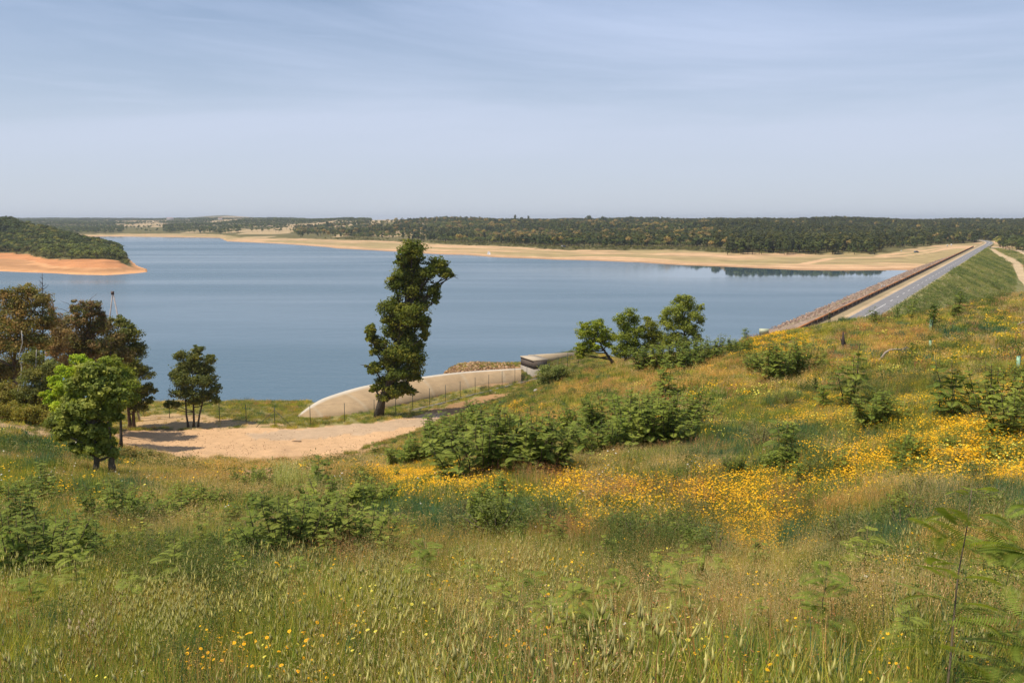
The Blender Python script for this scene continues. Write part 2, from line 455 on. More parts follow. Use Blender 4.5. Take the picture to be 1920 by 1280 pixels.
t.links.new(rr.outputs[0], p.inputs['Roughness'])

m, t, p = mat_base('asphalt', .9, .2); M_road = m
co = objco(t); n1 = noise(t, 25, 4, co); n2 = noise(t, .25, 5, co)
t.links.new(mul(t, mul(t, attr(t, 'Col'), ramp(t, n1, [(.3, .85), (.7, 1.12)])), ramp(t, n2, [(.3, .85), (.7, 1.1)])), p.inputs['Base Color'])
m, t, p = mat_base('riprap', .95, .1); M_riprap = m
co = objco(t)
vo = t.nodes.new('ShaderNodeTexVoronoi'); vo.inputs['Scale'].default_value = 1.1; t.links.new(co, vo.inputs['Vector'])
gsep = t.nodes.new('ShaderNodeSeparateColor'); t.links.new(vo.outputs['Color'], gsep.inputs[0])
t.links.new(mul(t, attr(t, 'Col'), ramp(t, gsep.outputs[0], [(0, .55), (1, 1.35)])), p.inputs['Base Color'])
bump(t, p, vo.outputs['Distance'], 1.0, .5)
# wire mesh: real holes by alpha of a fine net pattern would vanish at this size, so thin wires are modelled

# ------------------------------------------------------------------ ground colours
SAND = [(205, 818), (232, 808), (300, 806), (400, 803), (560, 803), (700, 793), (800, 774), (835, 772), (812, 796), (740, 822), (640, 849), (520, 857), (330, 857), (232, 838)]
GREY = [(455, 812), (620, 802), (720, 792), (835, 772), (818, 790), (740, 806), (600, 822), (480, 826)]
BANK = [(252, 782), (335, 776), (430, 786), (545, 801), (430, 802), (255, 803)]
DIRT = [(800, 772), (870, 752), (985, 712), (1010, 716), (960, 740), (890, 768), (815, 792)]
BARE = [(320, 856), (640, 849), (735, 828), (700, 852), (620, 880), (520, 930), (430, 905), (330, 882)]
PATH = [(-60, 775), (0, 788), (90, 803), (190, 842), (215, 872), (110, 832), (0, 806), (-60, 795)]
def near_class(px, py, X, Y):
    jx = px + (fbm(X / 2.5, Y / 2.5, 61) - .5) * 40; jy = py + (fbm(X / 2.5, Y / 2.5, 67) - .5) * 15
    k = np.zeros(np.shape(px), int)
    k[inpoly(jx, jy, BARE) & (fbm(X / 3, Y / 5, 71) > .36)] = 5
    k[inpoly(jx, jy, BANK)] = 3
    k[inpoly(jx, jy, PATH)] = 6
    k[inpoly(jx, jy, DIRT)] = 4
    k[inpoly(px + (jx - px) * .4, py + (jy - py) * .4, SAND)] = 1
    k[inpoly(px + (jx - px) * .8, jy, GREY)] = 2
    k[(Y > 140) | (Y < 20)] = 0
    return k
PAL = np.array([(.16, .115, .045), (.56, .36, .20), (.46, .33, .215), (.46, .31, .16), (.34, .20, .095), (.40, .25, .12), (.46, .31, .165)])
def seg_dist(X, Y, pts):
    d = np.full(np.shape(X), 1e9)
    for (a, b) in zip(pts[:-1], pts[1:]):
        ab = b - a; t = np.clip(((X - a[0]) * ab[0] + (Y - a[1]) * ab[1]) / (ab @ ab), 0, 1)
        d = np.minimum(d, np.hypot(X - a[0] - t * ab[0], Y - a[1] - t * ab[1]))
    return d
track = [at_z(x, y, z)[:2] for x, y, z in ((1500, 496, 1.5), (1560, 484, 3), (1640, 481, 4), (1700, 473, 6.5), (1745, 471, 7), (1790, 464.5, 7), (1822, 462.5, 7))]
track2 = [at_z(x, y, 7)[:2] for x, y in ((1650, 473), (1690, 468.5), (1730, 467.5), (1775, 464.5))]
toe = [at_z(x, y, z)[:2] for x, y, z in ((1853, 466, 7), (1870, 478, 3), (1892, 490, -1), (1906, 503, -5), (1914, 520, -6.6), (1918, 540, -7), (1916, 565, -7))]
upper = [at_z(x, y, z)[:2] for x, y, z in ((1868, 464, 7), (1890, 467, 7), (1908, 474, 4), (1935, 486, 0))]
def ground_col(X, Y, Z):
    px, py = project(X, Y, Z)
    col = PAL[near_class(px, py, X, Y)]
    near0 = (Y < 230)
    shoreveg = near0 & (Y > 118) & (px < 900) & (col[:, 0] == PAL[0, 0])
    col = np.where(shoreveg[:, None], np.array([.22, .19, .07]) * (0.8 + .5 * fbm(X / 4, Y / 4, 77))[:, None], col)
    col = np.where((near0 & (Z < 2.2) & (Y > 140))[:, None], np.array([.42, .28, .15]), col)
    col = np.where((near0 & (Y > 147) & (px > 770) & (px < 985) & (Z > 1))[:, None], np.array([.34, .21, .11]) * (.7 + .6 * fbm(X / 1.5, Y / 1.5, 78))[:, None], col)
    f = ~near0
    pa = pxa(X, Y)
    s1 = fbm(X / 90, Z * .9 + Y / 300, 81)[:, None]; s2 = fbm(X / 30, Y / 25 + Z, 83)[:, None]
    sand = np.array([.57, .37, .21]); olive = np.array([.35, .27, .13]); orange = np.array([.62, .33, .155])
    w = np.clip(sstep(.35, .6, s1) * sstep(.5, 1.6, Z)[:, None] + (s2 - .5) * .7, 0, 1)
    beach = sand * (1 - w) + olive * w
    beach = np.where((Z < .55)[:, None], np.array([.44, .27, .15]), beach)
    beach = beach * (1 + .11 * np.sin(Z * 8 + s2[:, 0] * 5) + (fbm(X / 18, Z * 6, 97) - .5) * .25)[:, None]
    leftp = (pa < 320)[:, None] & (Y < 1500)[:, None]
    beach = np.where(leftp, np.where((Z > 3.4)[:, None], np.array([.50, .23, .10]) * (.8 + .5 * s2), orange * (.72 + .6 * s2) * (1 - .3 * w)), beach)
    floor = np.array([.13, .115, .045]) * (.7 + .8 * s2)
    Ye = zy(4.0, np.interp(pa, edge[:, 0], edge[:, 1]))
    inland = (Y > Ye + 4 + (s2[:, 0] - .5) * 40) & (Z > 2.0)
    a2 = np.interp(pa, pen[:, 0], pen[:, 2])
    inland = np.where(leftp[:, 0], (Y > a2 + (s2[:, 0] - .5) * 30) & (Z > 2.2), inland)
    far = np.where(inland[:, None], floor, beach)
    fields = inland & (pa < 800) & (Y > 1600) & (fbm(X / 160, Y / 330, 91, 3) > np.where(pa < 235, .66, .54))
    far = np.where(fields[:, None], np.array([.42, .31, .17]) * (.8 + .4 * s1), far)
    for pts, wd, cc in ((track, 4.5, sand * 1.05), (track2, 5, sand * 1.05), (toe, 4, np.array([.50, .38, .23])), (upper, 4, np.array([.52, .40, .26]))):
        far = np.where((seg_dist(X, Y, pts) < wd * (.7 + s2[:, 0] * .6))[:, None], cc, far)
    s, t = dam_st(X, Y)
    down = (t < 0) & (s < 760) & (Y > 250) & (seg_dist(X, Y, toe) > 4.5) & (seg_dist(X, Y, upper) > 4.5)
    far = np.where(down[:, None], (np.array([.24, .22, .085]) * (.6 + .8 * s2)) * (1 - sstep(.45, .6, s1)) + np.array([.40, .33, .18]) * sstep(.45, .6, s1), far)
    return np.where(f[:, None], far, col)
us = np.linspace(-1.0, 1.0, 640)
Yg = np.r_[np.linspace(-5, 2, 8), np.geomspace(2.3, 60, 120), np.arange(60.8, 182, .9), np.geomspace(183, 560, 50), np.geomspace(562, 3200, 300), np.geomspace(3250, 14500, 60)]
UU, YY = np.meshgrid(us, Yg)
XX = UU * (YY + 9)
ZZ = ground(XX.ravel(), YY.ravel())
V = np.c_[XX.ravel(), YY.ravel(), ZZ]
gc = ground_col(V[:, 0], V[:, 1], V[:, 2])
nu = len(us); i = np.arange(len(Yg) - 1)[:, None] * nu; j = np.arange(nu - 1)[None]
Fq = np.stack([i + j, i + j + 1, i + nu + j + 1, i + nu + j], -1).reshape(-1, 4)
mb = MB(); mb.add(V, Fq, gc)
tag(mb.build('ground', M_ground, smooth=True), kind='structure')

# water: one sheet on the reservoir side of the dam
mb = MB()
wy = np.r_[np.linspace(120, 600, 60), np.linspace(615, 2400, 120)]
wu = np.linspace(0, 1, 120)
xl = -1.1 * (wy + 9)
xr = P0[0] + (wy - P0[1]) * AX[0] / AX[1] + 0.0
Vw = np.stack([xl[:, None] + (xr - xl)[:, None] * wu[None], np.repeat(wy[:, None], len(wu), 1), np.zeros((len(wy), len(wu)))], -1).reshape(-1, 3)
wpx, wpy = project(Vw[:, 0], Vw[:, 1], Vw[:, 2])
cal = 1 - .96 * sstep(1080, 1330, wpx) * (1 - sstep(517, 527, wpy))
cal = np.minimum(cal, 1 - .6 * sstep(1000, 1330, wpx) * (1 - sstep(520, 545, wpy)))
cal = np.minimum(cal, 1 - .5 * (1 - sstep(447, 452, wpy)))
i = np.arange(len(wy) - 1)[:, None] * len(wu); j = np.arange(len(wu) - 1)[None]
mb.add(Vw, np.stack([i + j, i + j + 1, i + len(wu) + j + 1, i + len(wu) + j], -1).reshape(-1, 4), np.repeat(cal[:, None], 3, 1))
tag(mb.build('water', M_water), kind='structure')

# ------------------------------------------------------------------ dam, road, railing
def dpt(s, t, z):
    return np.array([P0[0] + AX[0] * s + NX[0] * t, P0[1] + AX[1] * s + NX[1] * t, z])
RW = 7.6           # road width
S0 = -190.0; S1 = s_end + 4
ss = np.linspace(S0, S1, 420)
prof = [(36, -1.9), (32, -.8), (28.2, 0.3), (25, 1.4), (21.6, 2.6), (18.2, 3.8), (14.8, 5.0), (11, 6.3), (7.2, 7.5), (5.5, CREST), (2.7, CREST + .02), (.3, CREST + .03), (-RW - .4, CREST + .03), (-RW - 2.6, CREST - .15),
        (-RW - 6, 6.6), (-RW - 14, 3.3), (-RW - 22, .1), (-RW - 30, -3.1), (-RW - 38, -6.3), (-RW - 46, -9.5)]
pc = [(.24, .19, .15)] + [(.33, .24, .18)] * 8 + [(.46, .36, .24)] * 2 + [(.4, .33, .22)] + [(.33, .27, .13), (.27, .25, .10)] + [(.16, .17, .055)] * 6
Vd = []; Cd = []
for k, (tt, zz) in enumerate(prof):
    w = fbm(ss / 3.1, np.full(len(ss), k * 1.7), 101, 3) - .5
    amp = .55 if k < 8 else (.04 if k < 13 else .9)
    x = P0[0] + AX[0] * ss + NX[0] * (tt + w * amp); y = P0[1] + AX[1] * ss + NX[1] * (tt + w * amp)
    Vd.append(np.c_[x, y, np.full(len(ss), zz) + w * amp * .8])
    cc = np.tile(np.array(pc[k]), (len(ss), 1))
    if k < 9:
        g = sstep(.5, .72, fbm(ss / 11, np.full(len(ss), k * .5), 103))[:, None]; cc = cc * (1 - g) + np.array([.24, .2, .10]) * g
    if k > 12:
        g = sstep(.4, .65, fbm(ss / 9, np.full(len(ss), k * .8), 105))[:, None]; cc = cc * (1 - g) + np.array([.30, .25, .11]) * g
    Cd.append(cc)
Vd = np.concatenate(Vd); Cd = np.concatenate(Cd); n = len(ss)
i = np.arange(len(prof) - 1)[:, None] * n; j = np.arange(n - 1)[None]
Fd = np.stack([i + j, i + n + j, i + n + j + 1, i + j + 1], -1)
mb = MB(); mb.add(Vd, Fd[:9].reshape(-1, 4), Cd)
dam = tag(mb.build('dam_embankment', M_riprap, smooth=False), 'long straight earth dam with a stone faced water side and a grassed far side', 'dam')
mb = MB(); mb.add(Vd, Fd[9:].reshape(-1, 4), Cd)
mb.build('grassed_slope', M_ground, dam, smooth=True)
# road: straight on the crest, then bending away
ctr = [np.array([*dpt(s, -RW / 2, 0)[:2], CREST + .06]) for s in np.linspace(S0, s_end - 6, 60)]
for x, y, z in ((1852.5, 458.5, 8.15), (1856.5, 455.2, 8.2), (1853.5, 452.6, 8.3), (1844.5, 451.1, 8.45), (1835, 450.0, 8.7), (1826, 449.2, 9.2), (1812, 448.4, 9.5)):
    ctr.append(at_z(x, y, z))
ctr = np.array(ctr)
def chaikin(P, n=3):
    for _ in range(n):
        Q = np.empty((2 * len(P) - 2, P.shape[1])); Q[0::2] = P[:-1] * .75 + P[1:] * .25; Q[1::2] = P[:-1] * .25 + P[1:] * .75
        P = np.vstack([P[:1], Q, P[-1:]])
    return P
ctr = np.vstack([ctr[:-8], chaikin(ctr[-9:], 3)[1:]])
def strip(mb, P, w0, w1, dz, col):
    T = np.gradient(P[:, :2], axis=0); T /= np.linalg.norm(T, axis=1)[:, None]; Nn = np.c_[-T[:, 1], T[:, 0]]
    a = np.c_[P[:, :2] + Nn * w0, P[:, 2] + dz]; b_ = np.c_[P[:, :2] + Nn * w1, P[:, 2] + dz]
    n = len(P); k = np.arange(n - 1)
    mb.add(np.r_[a, b_], np.stack([k, k + n, k + n + 1, k + 1], -1)[:, ::-1], col)
mb = MB(); strip(mb, ctr, -RW / 2, RW / 2, 0, (.215, .21, .215))
road = tag(mb.build('road', M_road), kind='structure')
mb = MB(); strip(mb, ctr, RW / 2 + .0, RW / 2 + 1.7, -.008, (.50, .37, .23)); strip(mb, ctr, RW / 2 + 1.7, RW / 2 + 4.8, -.012, (.33, .26, .155)); strip(mb, ctr, -RW / 2 - 1.3, -RW / 2, -.012, (.33, .28, .15))
tag(mb.build('road_verge', M_ground), kind='structure')
mb = MB()
seglen = np.r_[0, np.cumsum(np.linalg.norm(np.diff(ctr[:, :2], axis=0), axis=1))]
def along(d):
    return np.array([np.interp(d, seglen, ctr[:, k]) for k in range(3)])
d = 0.0
while d < seglen[-1] - 8:
    sol = d > seglen[-1] - 330 or (d < 195 + 14 and d > 150)
    ln = 18.5 if sol else 6.2
    strip(mb, np.array([along(d), along(d + ln)]), -.11, .11, .006, (.75, .74, .70))
    d += 18.4
strip(mb, ctr, RW / 2 - .22, RW / 2 - .1, .005, (.42, .42, .41)); strip(mb, ctr, -RW / 2 + .1, -RW / 2 + .22, .005, (.42, .42, .41))
mb.build('lane_marking', M_road, road)

# parapet railing
rail = empty('guard_railing', dpt(0, 12.0, CREST), 'long rust brown railing on dark posts along the water side of the dam road', 'railing')
rail.location = (0, 0, 0)
mb = MB()
ps = np.arange(S0, s_end - 3, 8.4)
ra = math.atan2(AX[1], AX[0])
for s_a, s_b in zip(np.linspace(S0, s_end - 3, 41)[:-1], np.linspace(S0, s_end - 3, 41)[1:]):
    cx = dpt((s_a + s_b) / 2, 5.1, CREST + 1.38)
    mb.box(cx, (s_b - s_a + .01, .42, .26), (.50, .20, .065), ra)
mb.build('top_rail', M_rust, rail)
mb = MB()
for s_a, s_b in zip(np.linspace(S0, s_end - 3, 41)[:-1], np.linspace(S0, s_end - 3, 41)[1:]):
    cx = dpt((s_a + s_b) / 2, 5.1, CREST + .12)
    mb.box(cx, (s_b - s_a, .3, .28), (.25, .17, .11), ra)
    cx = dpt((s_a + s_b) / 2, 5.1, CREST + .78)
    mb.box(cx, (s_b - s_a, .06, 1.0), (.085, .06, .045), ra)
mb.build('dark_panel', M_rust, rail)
pm = MB(); pm.box((0, 0, .62), (.55, .38, 1.26), (.40, .30, .21), ra); pmesh = pm.mesh('post', M_rust)
vis = [s for s in ps if s > -20][:100]; rest = [s for s in ps if s not in vis]
for s in vis:
    o = bpy.data.objects.new('post', pmesh); C.objects.link(o); o.parent = rail; o.location = dpt(s, 5.1, CREST)
mb = MB()
for s in rest: mb.box(dpt(s, 5.1, CREST + .62), (.55, .38, 1.26), (.40, .30, .21), ra)
if rest: tag(mb.build('post_row', M_rust, rail), kind='stuff')

# loose riprap blocks on the water side
def rock_mesh(r, col, seed):
    g = np.random.default_rng(seed); mb = MB()
    th = np.linspace(0, math.pi, 5); n = 6; P = []
    for a in th:
        for k in range(n):
            ph = k * 2 * math.pi / n; q = r * g.uniform(.7, 1.15)
            P.append((q * math.sin(a) * math.cos(ph), q * math.sin(a) * math.sin(ph) * .85, q * math.cos(a) * .65))
    f = [(i * n + k, i * n + (k + 1) % n, (i + 1) * n + (k + 1) % n, (i + 1) * n + k) for i in range(4) for k in range(n)]
    mb.add(P, np.array(f), col); return mb
# hidden template collection for scattered stuff (never linked to the scene)
def template_coll(name, meshes):
    col = bpy.data.collections.new(name)
    for k, me in enumerate(meshes):
        o = bpy.data.objects.new(f'{name}_kind_{k:03d}', me); col.objects.link(o)
    return col
def scatter(name, P, rot, scl, idx, meshes, label=None, cat=None, parent=None):
    me = bpy.data.meshes.new(name); P = np.asarray(P, np.float32); n = len(P)
    me.vertices.add(n); me.vertices.foreach_set('co', P.ravel())
    for nm, ty, dat, fld in (('rot', 'FLOAT_VECTOR', rot, 'vector'), ('scl', 'FLOAT_VECTOR', scl, 'vector'), ('idx', 'INT', idx, 'value')):
        a = me.attributes.new(nm, ty, 'POINT'); a.data.foreach_set(fld, np.asarray(dat, np.int32 if ty == 'INT' else np.float32).ravel())
    o = bpy.data.objects.new(name, me); C.objects.link(o)
    ng = bpy.data.node_groups.new(name + '_spread', 'GeometryNodeTree')
    ng.interface.new_socket('Geometry', in_out='INPUT', socket_type='NodeSocketGeometry'); ng.interface.new_socket('Geometry', in_out='OUTPUT', socket_type='NodeSocketGeometry')
    gi = ng.nodes.new('NodeGroupInput'); go = ng.nodes.new('NodeGroupOutput')
    ip = ng.nodes.new('GeometryNodeInstanceOnPoints'); ci = ng.nodes.new('GeometryNodeCollectionInfo')
    ci.inputs['Collection'].default_value = template_coll(name + '_source', meshes)
    ci.inputs['Separate Children'].default_value = True; ci.inputs['Reset Children'].default_value = True
    def na(nm, ty):
        q = ng.nodes.new('GeometryNodeInputNamedAttribute'); q.data_type = ty; q.inputs['Name'].default_value = nm; return q.outputs['Attribute']
    L = ng.links.new
    L(gi.outputs[0], ip.inputs['Points']); L(ci.outputs[0], ip.inputs['Instance'])
    ip.inputs['Pick Instance'].default_value = True
    L(na('idx', 'INT'), ip.inputs['Instance Index'])
    e2 = ng.nodes.new('FunctionNodeEulerToRotation'); L(na('rot', 'FLOAT_VECTOR'), e2.inputs[0]); L(e2.outputs[0], ip.inputs['Rotation'])
    L(na('scl', 'FLOAT_VECTOR'), ip.inputs['Scale']); L(ip.outputs[0], go.inputs[0])
    md = o.modifiers.new('spread', 'NODES'); md.node_group = ng
    tag(o, label, cat, None, 'stuff')
    if parent: o.parent = parent
    return o
def rots(n, tilt=.1):
    return np.c_[rng.normal(0, tilt, n), rng.normal(0, tilt, n), rng.uniform(0, 6.283, n)]
rk = [rock_mesh(.5, c_, k).mesh('rock', M_stone) for k, c_ in enumerate([(.34, .235, .18), (.24, .165, .13), (.42, .31, .24), (.30, .23, .19)])]
n = 9000
rs = rng.uniform(0, S1 - 20, n) ** 1.0; rt = rng.uniform(8, 31, n)
keep = rng.random(n) < np.where(rt > 24.5, 1, .3)
rs, rt = rs[keep], rt[keep]; n = len(rs)
rz = np.interp(rt, [a for a, _ in prof[:10]][::-1], [b_ for _, b_ in prof[:10]][::-1])
scatter('riprap_stones', np.c_[P0[0] + AX[0] * rs + NX[0] * rt, P0[1] + AX[1] * rs + NX[1] * rt, rz], rots(n, 1), np.repeat(rng.uniform(.4, 1.5, n)[:, None], 3, 1), rng.integers(0, 4, n), rk,
        'loose reddish stones covering the water side of the dam', 'stones')

# ------------------------------------------------------------------ spillway weir, intake block, kerb, fence
top_px = [(560, 780.5), (572, 771), (588, 760), (606, 749.5), (630.5, 740.7), (660, 731.5), (692, 723.3), (738, 715.5), (785, 708.8), (842, 701), (905, 695.5), (977, 691.7)]
bot_px = [(561, 783.5), (578, 785), (596, 785), (618, 783), (648, 779.5), (676, 775), (707, 769.5), (755, 756), (804, 743.5), (850, 735.5), (905, 727), (977, 717.5)]
tz = [10.1, 10.5, 10.9, 11.2, 11.4, 11.55, 11.65, 11.75, 11.8, 11.8, 11.8, 11.8]
top3 = np.array([at_z(x, y, z) for (x, y), z in zip(top_px, tz)])
bot3 = np.array([at_z(x, y, 9.9) for x, y in bot_px])
def resample(P, n):
    P = chaikin(P, 2); L_ = np.r_[0, np.cumsum(np.linalg.norm(np.diff(P, axis=0), axis=1))]; q = np.linspace(0, L_[-1], n)
    return np.stack([np.interp(q, L_, P[:, k]) for k in range(3)], 1)
top3 = resample(top3, 90); bot3 = resample(bot3, 90)
mb = MB(); rows = []
q = bot3.copy(); q[:, 2] -= 1.2; rows.append(q)
for w, up in ((0, 0), (.18, .45), (.4, .74), (.65, .92), (.85, .99), (1, 1)):
    q = bot3 * (1 - w) + top3 * w; q[:, 2] = bot3[:, 2] + (top3[:, 2] - bot3[:, 2]) * up; rows.append(q)
out = top3 - bot3; out[:, 2] = 0; out /= np.linalg.norm(out, axis=1)[:, None] + 1e-6
rows.append(top3 + out * .8); q = top3 + out * 1.1; q[:, 2] -= .4; rows.append(q.copy()); q = top3 + out * 2.0; q[:, 2] = 6.5; rows.append(q)
Vs = np.concatenate(rows); n = 90; i = np.arange(len(rows) - 1)[:, None] * n; j = np.arange(n - 1)[None]
stn = (.40, .285, .165)
cc = np.tile(np.array(stn), (len(Vs), 1)); a_ = np.tile(np.arange(n), len(rows))
cc *= (.82 + .36 * fbm(a_ / 3.0, Vs[:, 2] * 1.5, 201))[:, None]
joint = np.isin(a_ % 15, [7]); cc[joint] = (.42, .325, .21)
cc[-3 * n:-2 * n] = (.55, .5, .42); cc[-4 * n:-3 * n] = (.55, .48, .38)
mb.add(Vs, np.stack([i + j, i + j + 1, i + n + j + 1, i + n + j], -1).reshape(-1, 4), cc)
weir = tag(mb.build('spillway_weir', M_conc, smooth=True), 'long curved weir of stained tan concrete sweeping round behind the wire fence', 'weir')

# rubble behind the weir
rp = []; 
for k in range(2300):
    u = rng.uniform(.42, .985); q = top3[int(u * 89)] + out[int(u * 89)] * rng.uniform(1.5, 4 + 26 * (u - .42))
    rp.append(q)
rp = np.array(rp); rp[:, 2] = ground(rp[:, 0], rp[:, 1]) + .05
rk2 = [rock_mesh(.5, c_, 20 + k).mesh('rock', M_stone) for k, c_ in enumerate([(.30, .175, .09), (.40, .25, .13), (.20, .12, .07), (.46, .31, .19)])]
n = len(rp)
scatter('shore_rubble', rp, rots(n, 1), np.repeat(rng.uniform(.2, .95, n)[:, None], 3, 1), rng.integers(0, 4, n), rk2, 'heap of reddish brown broken stone behind the weir crest', 'rubble')

# intake block and retaining wall
blk = empty('intake_block', at_z(985, 715, 10), 'square concrete block with a dark upper face at the right end of the weir', 'concrete block')
def quadbox(mb, a, b_, back, dep, z0, z1, col):
    v = [a.copy(), b_.copy(), b_ + back * dep, a + back * dep]; v = np.array(v + v); v[:4, 2] = z0; v[4:, 2] = z1
    mb.add(v, [(0, 3, 2, 1), (4, 5, 6, 7), (0, 1, 5, 4), (1, 2, 6, 5), (2, 3, 7, 6), (3, 0, 4, 7)], col)
b3 = at_y(976.5, 690, 160.0); a3 = at_y(1001, 690, 155.0); dirw = a3 - b3; dirw[2] = 0; dirw /= np.linalg.norm(dirw); bk = np.array([-dirw[1], dirw[0], 0])
if bk[1] < 0: bk = -bk
o0 = np.array(blk.location)
mb = MB(); quadbox(mb, b3 - o0, a3 - o0, bk, 2.6, 11.75 - o0[2], 13.2 - o0[2], (.12, .095, .08)); mb.build('dark_face', M_conc, blk)
mb = MB(); quadbox(mb, b3 - o0 - bk * .04, a3 - o0 - bk * .04, bk, 2.7, 7.5 - o0[2], 11.75 - o0[2], (.36, .32, .27)); mb.build('lower_wall', M_conc, blk)
mb = MB(); quadbox(mb, b3 - o0 - bk * .15, a3 - o0 - bk * .15, bk, 3.0, 13.2 - o0[2], 13.42 - o0[2], (.46, .385, .29)); mb.build('cap_slab', M_conc, blk)
c3 = at_z(1085, 661.5, 13.3); e3 = b3 + bk * 2.0
dirw2 = (c3 - e3); dirw2[2] = 0; dirw2 /= np.linalg.norm(dirw2); bk2 = np.array([-dirw2[1], dirw2[0], 0])
if bk2[1] < 0: bk2 = -bk2
mb = MB(); quadbox(mb, e3, c3, bk2, 1.2, 11.6, 13.3, (.44, .35, .24))
tag(mb.build('retaining_wall', M_conc), 'low pale retaining wall along the shore between the concrete block and the leaning tree', 'retaining wall')
pb = at_z(1008, 706, 10)
mb = MB(); mb.box((0, 0, .8), (1.5, 1.0, 1.7), (.36, .36, .36)); mb.box((0, 0, 1.7), (1.6, 1.1, .1), (.5, .47, .42))
tag(mb.build('control_cabinet', M_conc, loc=pb), 'small grey concrete cabinet beside the dark faced block', 'cabinet')

fp = [(230, 776), (270, 780), (318, 783), (365, 786), (412, 789), (462, 794), (515.6, 799.5), (582, 796), (646.5, 791.5), (702, 784), (742, 774), (774, 768.5), (805.5, 761), (835.5, 754), (863, 746.5), (891, 738.5), (916.5, 733), (941.5, 726), (965.5, 719.5), (988, 714.5), (1010, 708)]
fpt = [hit(x, y) for x, y in fp]
last = [at_y(1030, 703, 150), at_y(1046, 699, 152), at_y(1064, 694, 154), at_y(1084, 690, 156)]
for q in last: q[2] = ground(q[0], q[1])[0]; fpt.append(q)
fence = empty('wire_fence', fpt[6], 'tall wire mesh fence on thin green posts in front of the curved weir', 'fence')
f0 = np.array(fpt[6]); HF = 2.75
for k, q in enumerate(fpt):
    mb = MB(); mb.tube([(0, 0, -.2), (0, 0, HF)], .045, (.035, .06, .05), 6)
    mb.build('post', M_metal, fence, loc=q - f0)
mb = MB()
for dxx in (-1, 1):
    e = f0 + np.array([dxx * 2.6, -.3, 0]); e[2] = ground(e[0], e[1])[0]
    mb.tube([e - f0 + np.array([0, 0, -.1]), (0, 0, HF * .85)], .035, (.035, .06, .05), 5)
mb.build('brace', M_metal, fence)
mb = MB()
for a, b_ in zip(fpt[:-1], fpt[1:]):
    a = a - f0; b_ = b_ - f0
    for hgt in (.1, 1.4, 2.68):
        mb.tube([a + (0, 0, hgt), b_ + (0, 0, hgt)], .006, (.12, .15, .13), 3)
    L_ = np.linalg.norm(b_ - a); nn = int(L_ / .22)
    for r_ in range(nn):
        for sg in (1, -1):
            t0 = (r_ + .5) / nn; t1 = t0 + sg * 1.29 / L_ * 1.0
            z0, z1 = .1, 2.68
            if t1 > 1: z1 = z0 + (z1 - z0) * (1 - t0) / (t1 - t0); t1 = 1
            if t1 < 0: z1 = z0 + (z1 - z0) * (0 - t0) / (t1 - t0); t1 = 0
            P_ = a + (b_ - a) * t0 + (0, 0, z0); Q_ = a + (b_ - a) * t1 + (0, 0, z1)
            mb.add([P_, P_ + (.006, 0, 0), Q_ + (.006, 0, 0), Q_], np.array([(0, 1, 2, 3)]), (.22, .25, .23))
mb.build('wire_net', M_metal, fence)
kb = [hit(x, y) for x, y in fp[11:21]]
mb = MB()
kc = np.array(kb) - np.array(kb[0]); 
for a, b_ in zip(kc[:-1], kc[1:]):
    dd = b_ - a; nn = np.array([-dd[1], dd[0], 0]); nn = nn / np.linalg.norm(nn) * .2
    v = np.array([a - nn, b_ - nn, b_ + nn, a + nn] * 2); v[:4, 2] -= .5; v[4:, 2] += .14
    mb.add(v, [(0, 3, 2, 1), (4, 5, 6, 7), (0, 1, 5, 4), (1, 2, 6, 5), (2, 3, 7, 6), (3, 0, 4, 7)], (.26, .23, .19))
tag(mb.build('concrete_kerb', M_conc, loc=kb[0] + np.array([0, -.35, 0])), 'narrow grey concrete kerb along the foot of the wire fence', 'kerb')


# ------------------------------------------------------------------ haze
mb = MB(); mb.box((0, 8000, 44), (44000, 17400, 112), (1, 1, 1))
m = bpy.data.materials.new('haze'); m.use_nodes = True; t = m.node_tree
t.nodes.clear()
vp = t.nodes.new('ShaderNodeVolumePrincipled'); vp.inputs['Density'].default_value = 7e-5; vp.inputs['Color'].default_value = (.80, .88, 1, 1); vp.inputs['Anisotropy'].default_value = .2
t.links.new(vp.outputs[0], t.nodes.new('ShaderNodeOutputMaterial').inputs['Volume'])
tag(mb.build('haze', m), kind='stuff')
